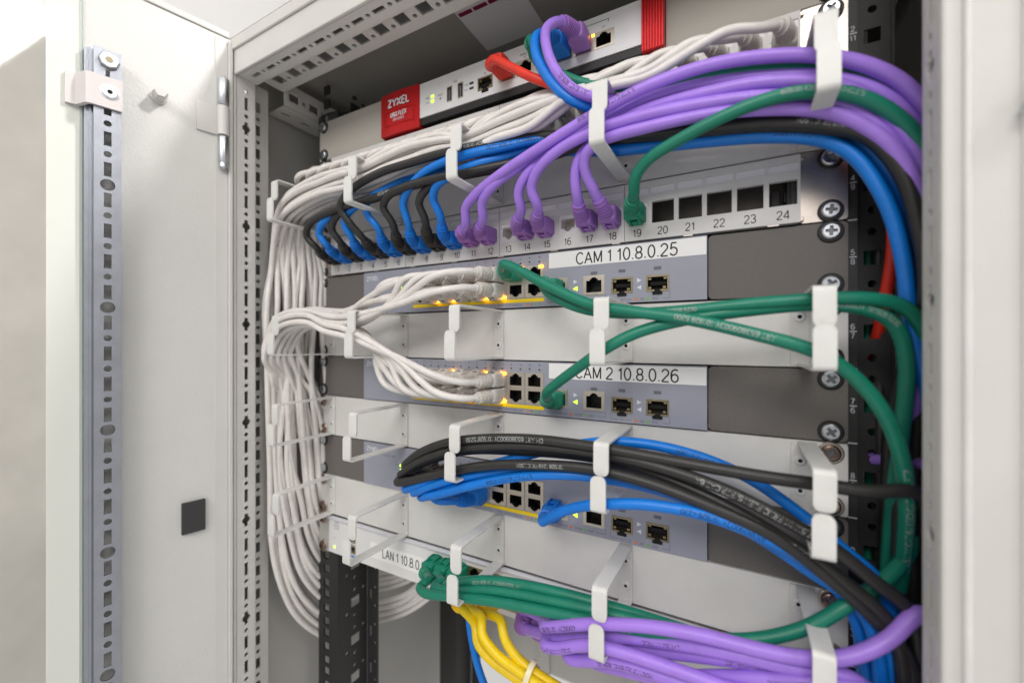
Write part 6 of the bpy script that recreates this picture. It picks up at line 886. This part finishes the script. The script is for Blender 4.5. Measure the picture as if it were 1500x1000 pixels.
 {'name': 'patch_cable', 'mat': 'white', 'r': 2.8, 'pts': [(-61.7, -10.0, 183.3), (-61.7, -17.0, 183.3), (-61.7, -22.0, 183.3), (-64.7, -32.0, 180.3), (-75.7, -40.4, 175.3), (-91.7, -35.3, 169.3), (-110.0, -30.7, 159.5), (-140.0, -30.9, 159.4), (-165.0, -29.8, 159.4), (-200.0, -30.6, 158.2), (-222.0, -31.6, 149.2), (-237.5, -23.2, 126.5), (-245.1, -15.8, 92.5), (-243.1, -11.7, 40.0), (-245.7, -17.5, -45.0), (-244.6, -7.8, -132.5), (-243.6, -3.7, -178.5), (-246.0, 10.0, -214.5), (-250.0, 26.0, -236.5), (-242.0, 72.0, -244.5), (-205.0, 104.0, -236.5), (-165.0, 122.0, -202.5), (-132.0, 130.0, -149.5), (-112.0, 138.0, -94.5), (-135.0, 150.0, -199.2), (-205.0, 104.0, -301.2), (-242.0, 72.0, -309.2), (-250.0, 26.0, -301.2), (-254.5, 7.5, -279.2), (-257.0, -9.3, -243.2), (-258.0, -16.8, -197.2), (-256.6, -22.7, -145.0), (-258.6, -26.0, -60.0), (-250.0, -38.0, -36.0), (-244.0, -55.2, -17.8), (-235.0, -55.2, 1.8), (-217.0, -55.2, 14.4), (-176.0, -55.2, 17.8), (-150.0, -55.2, 10.2), (-122.0, -55.2, 5.2), (-72.6, -55.0, -11.5), (-43.2, -54.8, -24.5), (-26.2, -45.8, -29.5), (-19.2, -33.0, -30.5), (-17.2, -22.0, -30.5), (-17.2, -17.0, -30.5), (-17.2, -10.0, -30.5)], 'label': "white patch cord, second plug from the right in the lower camera switch's top row", 'group': 'white patch cords', 'plugs': [(-61.69999999999999, -1.5, 183.25000000000003, 0), (-17.200000000000003, -1, -30.500000000000007, 1)], 'text': []},
 {'name': 'patch_cable', 'mat': 'white', 'r': 2.8, 'pts': [(-79.7, -10.0, 183.3), (-79.7, -17.0, 183.3), (-79.7, -22.0, 183.3), (-82.7, -32.0, 180.3), (-93.7, -40.0, 175.3), (-109.7, -33.2, 169.3), (-140.0, -26.2, 142.6), (-165.0, -26.8, 142.3), (-200.0, -26.4, 138.2), (-222.0, -27.4, 129.2), (-233.8, -19.9, 108.5), (-237.6, -13.5, 74.5), (-240.5, -10.3, 40.0), (-235.1, -14.6, -45.0), (-237.1, -5.5, -113.6), (-236.1, -2.3, -159.6), (-246.0, 10.6, -195.6), (-250.0, 26.0, -217.6), (-242.0, 72.0, -225.6), (-205.0, 104.0, -217.6), (-165.0, 122.0, -183.6), (-132.0, 130.0, -130.6), (-112.0, 138.0, -75.6), (-135.0, 150.0, -151.3), (-205.0, 104.0, -253.3), (-242.0, 72.0, -261.3), (-250.0, 26.0, -253.3), (-253.6, 11.8, -231.3), (-256.1, 0.3, -195.3), (-257.1, -1.3, -149.3), (-258.3, -10.6, -60.0), (-250.0, -27.5, -36.0), (-244.0, -49.6, -10.3), (-235.0, -49.6, 9.3), (-217.0, -49.6, 25.1), (-176.0, -49.6, 28.5), (-150.0, -49.6, 17.7), (-122.0, -49.6, 12.7), (-81.3, -51.6, -11.7), (-60.7, -53.6, -37.5), (-43.7, -44.6, -42.5), (-36.7, -33.0, -43.5), (-34.7, -22.0, -43.5), (-34.7, -17.0, -43.5), (-34.7, -10.0, -43.5)], 'label': "white patch cord, third plug from the right in the lower camera switch's bottom row", 'group': 'white patch cords', 'plugs': [(-79.69999999999999, -1.5, 183.25000000000003, 0), (-34.7, -1, -43.50000000000001, 0)], 'text': []},
 {'name': 'patch_cable', 'mat': 'white', 'r': 2.8, 'pts': [(-97.7, -10.0, 183.3), (-97.7, -17.0, 183.3), (-97.7, -22.0, 183.3), (-100.7, -32.0, 180.3), (-111.7, -40.1, 175.3), (-127.7, -33.2, 169.3), (-165.0, -26.9, 154.3), (-200.0, -26.4, 150.8), (-222.0, -27.4, 141.8), (-236.3, -19.2, 120.5), (-242.7, -12.1, 86.5), (-243.5, -8.5, 40.0), (-245.1, -17.9, -45.0), (-242.2, -4.1, -113.5), (-241.2, -1.4, -159.5), (-246.0, 11.0, -195.5), (-250.0, 26.0, -217.5), (-242.0, 72.0, -225.5), (-205.0, 104.0, -217.5), (-165.0, 122.0, -183.5), (-132.0, 130.0, -130.5), (-112.0, 138.0, -75.5), (-135.0, 150.0, -193.0), (-205.0, 104.0, -295.0), (-242.0, 72.0, -303.0), (-250.0, 26.0, -295.0), (-258.4, 8.8, -273.0), (-260.9, -6.3, -237.0), (-261.9, -11.9, -191.0), (-264.5, -21.9, -145.0), (-259.7, -16.8, -60.0), (-250.0, -35.9, -36.0), (-244.0, -56.0, -10.2), (-235.0, -56.0, 9.4), (-217.0, -56.0, 22.1), (-176.0, -56.0, 25.5), (-150.0, -56.0, 17.8), (-122.0, -56.0, 12.8), (-72.6, -55.4, -11.7), (-43.2, -54.8, -37.5), (-26.2, -45.8, -42.5), (-19.2, -33.0, -43.5), (-17.2, -22.0, -43.5), (-17.2, -17.0, -43.5), (-17.2, -10.0, -43.5)], 'label': "white patch cord, second plug from the right in the lower camera switch's bottom row", 'group': 'white patch cords', 'plugs': [(-97.69999999999999, -1.5, 183.25000000000003, 0), (-17.200000000000003, -1, -43.50000000000001, 0)], 'text': []},
 {'name': 'patch_cable', 'mat': 'white', 'r': 2.8, 'pts': [(-115.7, -10.0, 183.3), (-115.7, -17.0, 183.3), (-115.7, -22.0, 183.3), (-118.7, -32.0, 180.3), (-129.7, -40.2, 175.3), (-145.7, -31.6, 169.3), (-165.0, -23.9, 147.7), (-200.0, -23.2, 145.7), (-222.0, -24.2, 136.7), (-232.8, -16.2, 114.5), (-235.6, -9.1, 80.5), (-233.6, -11.7, 40.0), (-233.4, -15.1, -45.0), (-235.1, -1.1, -98.1), (-234.1, 0.4, -144.1), (-246.0, 11.8, -180.1), (-250.0, 26.0, -202.1), (-242.0, 72.0, -210.1), (-205.0, 104.0, -202.1), (-165.0, 122.0, -168.1), (-132.0, 130.0, -115.1), (-112.0, 138.0, -60.1), (-135.0, 150.0, -199.7), (-205.0, 104.0, -301.7), (-242.0, 72.0, -309.7), (-250.0, 26.0, -301.7), (-249.9, 6.6, -279.7), (-252.4, -11.2, -243.7), (-253.4, -19.9, -197.7), (-252.7, -22.8, -145.0), (-256.5, -25.1, -60.0), (-250.0, -39.3, -36.0), (-244.0, -50.7, 4.6), (-235.0, -50.7, 21.2), (-217.0, -50.7, 30.8), (-176.0, -50.7, 32.2), (-150.0, -50.7, 25.6), (-122.0, -50.7, 24.6), (-72.6, -52.8, 32.9), (-43.2, -54.8, 41.4), (-26.2, -45.8, 44.4), (-19.2, -33.0, 45.4), (-17.2, -22.0, 45.4), (-17.2, -17.0, 45.4), (-17.2, -10.0, 45.4)], 'label': "white patch cord, second plug from the right in the upper camera switch's bottom row", 'group': 'white patch cords', 'plugs': [(-115.69999999999999, -1.5, 183.25000000000003, 0), (-17.200000000000003, -1, 45.4, 0)], 'text': [('37128 M', 0.2, 0, 3.4)]},
 {'name': 'patch_cable', 'mat': 'white', 'r': 2.8, 'pts': [(-133.7, -10.0, 183.3), (-133.7, -17.0, 183.3), (-133.7, -22.0, 183.3), (-136.7, -32.0, 180.3), (-147.7, -40.4, 175.3), (-163.7, -31.6, 169.3), (-200.0, -23.2, 157.0), (-222.0, -24.2, 148.0), (-234.9, -14.2, 126.5), (-239.9, -5.2, 92.5), (-241.8, -5.6, 40.0), (-239.5, -11.2, -45.0), (-239.4, 2.8, -92.1), (-238.4, 2.8, -138.1), (-246.0, 12.9, -174.1), (-250.0, 26.0, -196.1), (-242.0, 72.0, -204.1), (-205.0, 104.0, -196.1), (-165.0, 122.0, -162.1), (-132.0, 130.0, -109.1), (-112.0, 138.0, -54.1), (-135.0, 150.0, -157.9), (-205.0, 104.0, -259.9), (-242.0, 72.0, -267.9), (-250.0, 26.0, -259.9), (-249.7, 10.1, -237.9), (-252.2, -3.3, -201.9), (-253.2, -7.2, -155.9), (-250.7, -11.1, -60.0), (-250.0, -29.6, -36.0), (-244.0, -48.1, -17.7), (-235.0, -48.1, 1.9), (-217.0, -48.1, 14.7), (-176.0, -48.1, 18.1), (-150.0, -48.1, 10.3), (-122.0, -48.1, 5.3), (-81.3, -50.8, -11.4), (-60.7, -53.6, -24.5), (-43.7, -44.6, -29.5), (-36.7, -33.0, -30.5), (-34.7, -22.0, -30.5), (-34.7, -17.0, -30.5), (-34.7, -10.0, -30.5)], 'label': "white patch cord, third plug from the right in the lower camera switch's top row", 'group': 'white patch cords', 'plugs': [(-133.7, -1.5, 183.25000000000003, 0), (-34.7, -1, -30.500000000000007, 1)], 'text': []},
 {'name': 'patch_cable', 'mat': 'white', 'r': 2.8, 'pts': [(-151.7, -10.0, 183.3), (-151.7, -17.0, 183.3), (-151.7, -22.0, 183.3), (-154.7, -32.0, 180.3), (-165.7, -40.0, 175.3), (-181.7, -29.5, 169.3), (-200.0, -19.0, 139.2), (-222.0, -20.0, 130.2), (-231.5, -11.2, 108.5), (-232.9, -3.5, 74.5), (-231.8, -5.7, 40.0), (-232.4, 4.5, -78.6), (-231.4, 3.9, -124.6), (-246.0, 13.4, -160.6), (-250.0, 26.0, -182.6), (-242.0, 72.0, -190.6), (-205.0, 104.0, -182.6), (-165.0, 122.0, -148.6), (-132.0, 130.0, -95.6), (-112.0, 138.0, -40.6), (-105.0, 150.0, 9.4)], 'label': 'white cord hanging lowest in the left-hand loop, first from the front', 'group': 'white patch cords', 'plugs': [(-151.7, -1.5, 183.25000000000003, 0)], 'text': []},
 {'name': 'patch_cable', 'mat': 'white', 'r': 2.8, 'pts': [(-169.7, -10.0, 183.3), (-169.7, -17.0, 183.3), (-169.7, -22.0, 183.3), (-172.7, -32.0, 180.3), (-183.7, -40.1, 175.3), (-199.7, -29.5, 169.3), (-200.0, -19.0, 151.9), (-222.0, -20.0, 142.9), (-233.9, -10.1, 120.5), (-237.8, -1.2, 86.5), (-236.0, 0.7, 40.0), (-237.3, 6.8, -76.6), (-236.3, 5.3, -122.6), (-246.0, 14.1, -158.6), (-250.0, 26.0, -180.6), (-242.0, 72.0, -188.6), (-205.0, 104.0, -180.6), (-165.0, 122.0, -146.6), (-132.0, 130.0, -93.6), (-112.0, 138.0, -38.6), (-105.0, 150.0, 11.4)], 'label': 'white cord hanging lowest in the left-hand loop, second from the front', 'group': 'white patch cords', 'plugs': [(-169.7, -1.5, 183.25000000000003, 0)], 'text': []},
 {'name': 'patch_cable', 'mat': 'white', 'r': 2.8, 'pts': [(-187.7, -10.0, 183.3), (-187.7, -17.0, 183.3), (-187.7, -22.0, 183.3), (-190.7, -32.0, 180.3), (-201.7, -40.2, 175.3), (-217.7, -27.9, 169.3), (-200.0, -15.8, 144.1), (-222.0, -16.8, 135.1), (-230.4, -8.1, 114.5), (-230.9, -0.4, 80.5), (-231.7, -0.4, 40.0), (-230.4, 7.6, -64.4), (-229.4, 5.8, -110.4), (-246.0, 14.3, -146.4), (-250.0, 26.0, -168.4), (-242.0, 72.0, -176.4), (-205.0, 104.0, -168.4), (-165.0, 122.0, -134.4), (-132.0, 130.0, -81.4), (-112.0, 138.0, -26.4), (-105.0, 150.0, 23.6)], 'label': 'white cord hanging lowest in the left-hand loop, third from the front', 'group': 'white patch cords', 'plugs': [(-187.7, -1.5, 183.25000000000003, 0)], 'text': []},
 {'name': 'patch_cable', 'mat': 'white', 'r': 2.8, 'pts': [(-205.7, -10.0, 183.3), (-205.7, -17.0, 183.3), (-205.7, -22.0, 183.3), (-208.7, -32.0, 180.3), (-219.7, -40.4, 175.3), (-235.7, -27.9, 169.3), (-200.0, -15.8, 158.4), (-222.0, -16.8, 149.4), (-232.8, -6.6, 126.5), (-235.6, 2.5, 92.5), (-235.8, 1.9, 40.0), (-235.1, 10.5, -60.9), (-234.1, 7.7, -106.9), (-246.0, 15.1, -142.9), (-250.0, 26.0, -164.9), (-242.0, 72.0, -172.9), (-205.0, 104.0, -164.9), (-165.0, 122.0, -130.9), (-132.0, 130.0, -77.9), (-112.0, 138.0, -22.9), (-105.0, 150.0, 27.1)], 'label': 'white cord hanging lowest in the left-hand loop, fourth from the front', 'group': 'white patch cords', 'plugs': [(-205.7, -1.5, 183.25000000000003, 0)], 'text': []},
]

for cb in CABLES:
    p0 = cb['pts'][0]
    root = empty(cb['name'], p0, cb['label'], 'cable', cb['group'])
    path = spline(cb['pts'])
    bm = B(); tube(bm, path, cb['r'], 12)
    jk = part('jacket', bm, 'cable_'+cb['mat'], root, True, 60)
    for (x, y, z, up) in cb['plugs']:
        pm = PLUGS[cb['mat']]
        o = place('plug', pm, (x, y, z), root, (0, math.pi, 0) if up else None)
        pa = path if (path[0]-Vector((x, y, z))).length < (path[-1]-Vector((x, y, z))).length else path[::-1]
        bm = B(); boot(bm, pa, Vector((x, y-17.4, z)), cb['r'])
        off = Vector((x, y, z)); rot = Matrix.Rotation(math.pi if up else 0, 4, 'Y')
        for q in bm.verts: q.co = rot @ (q.co-off)*S
        me = mesh_from_bm('boot', bm, 'plug_'+cb['mat'], True, 28)
        b_ = bpy.data.objects.new('boot', me); C.objects.link(b_); b_.parent = o
    for (s, frac, flip, size) in cb['text']:
        bm = B(); wrap_text(bm, s, path, cb['r'], frac, flip, size)
        off = wloc(root)/S
        for q in bm.verts: q.co = (q.co-off)*S
        me = bpy.data.meshes.new('jacket_print'); bm.to_mesh(me); bm.free()
        me.materials.append(M['ink_soft' if cb['mat'] in ('black', 'green') else ('ink_grey' if cb['mat'] == 'white' else 'ink')])
        o = bpy.data.objects.new('jacket_print', me); C.objects.link(o); o.parent = root

# ------------------------------------------------------------------ ceiling tube lamp mirrored in the glass, coil behind the firewall, cable tie
n_ = DN
lt = empty('tube_lamp', (1180, -590, 1000), 'white tube lamp mirrored as a bright band in the glass door', 'lamp')
bm = B(); a_, b_ = Vector((1282, -669, 1000)), Vector((960, -478, 1000)); d_ = (b_-a_).normalized(); lathe(bm, [(-500, 55), ((b_-a_).length, 55)], a_, d_, 24)
part('glowing_tube', bm, 'tube_light', lt, True)
bm = B(); s_ = d_.cross(Vector((0, 0, 1)))
for f0, f1 in ((-520, -500), ((b_-a_).length, (b_-a_).length+20)): lathe(bm, [(f0, 60), (f1, 60)], a_, d_, 24)
part('end_socket', bm, 'panel_plastic', lt)
# cable tie round the yellow cables
tc_ = Vector((0, 0, 0))
ys = [c for c in CABLES if c['mat'] == 'yellow']
P3 = [Vector(c['pts'][6]) for c in ys]; ctr = sum(P3, Vector())/len(P3); dr = sum((Vector(c['pts'][7])-Vector(c['pts'][5]) for c in ys), Vector()).normalized()
u_ = P3[2]-P3[0]; u_ = (u_-dr*u_.dot(dr)).normalized(); v_ = dr.cross(u_).normalized()
RA = max(abs((p-ctr).dot(u_)) for p in P3)+4.3; RB = max(abs((p-ctr).dot(v_)) for p in P3)+4.3
tie = empty('cable_tie', ctr, 'pale cable tie round the yellow cables', 'cable tie')
bm = B(); n2 = 32; ra, rb = RA, RB
rows = []
for i in range(n2):
    a = 2*math.pi*i/n2; e = u_*math.cos(a)*ra+v_*math.sin(a)*rb; o2 = u_*math.cos(a)*(ra+1.2)+v_*math.sin(a)*(rb+1.2)
    rows.append([bm.verts.new(ctr+q+dr*w_) for q, w_ in ((e, -1.8), (o2, -1.8), (o2, 1.8), (e, 1.8))])
for i in range(n2):
    p, q = rows[i], rows[(i+1) % n2]
    for k in range(4): bm.faces.new((p[k], p[(k+1) % 4], q[(k+1) % 4], q[k]))
part('strap', bm, 'tie', tie, True, 50)
bm = B(); hc = ctr-v_*(rb+2)
box(bm, hc.x-2.6, hc.x+2.6, hc.y-2.2, hc.y+2.2, hc.z-2.2, hc.z+2.2, .5); part('tie_head', bm, 'tie', tie)

cp = []
for i in range(97):
    a = 2*math.pi*i/24; cp.append((-160+25*math.cos(a), 48+5.2*i/24+1.5*math.sin(a*3), 268+24*math.sin(a)))
coil = empty('coiled_cable', (-160, 60, 244), 'small coil of cream cable standing behind the red end cap', 'cable')
bm = B(); tube(bm, spline(cp, 4), 2.5, 10); part('jacket', bm, 'cable_white', coil, True, 60)
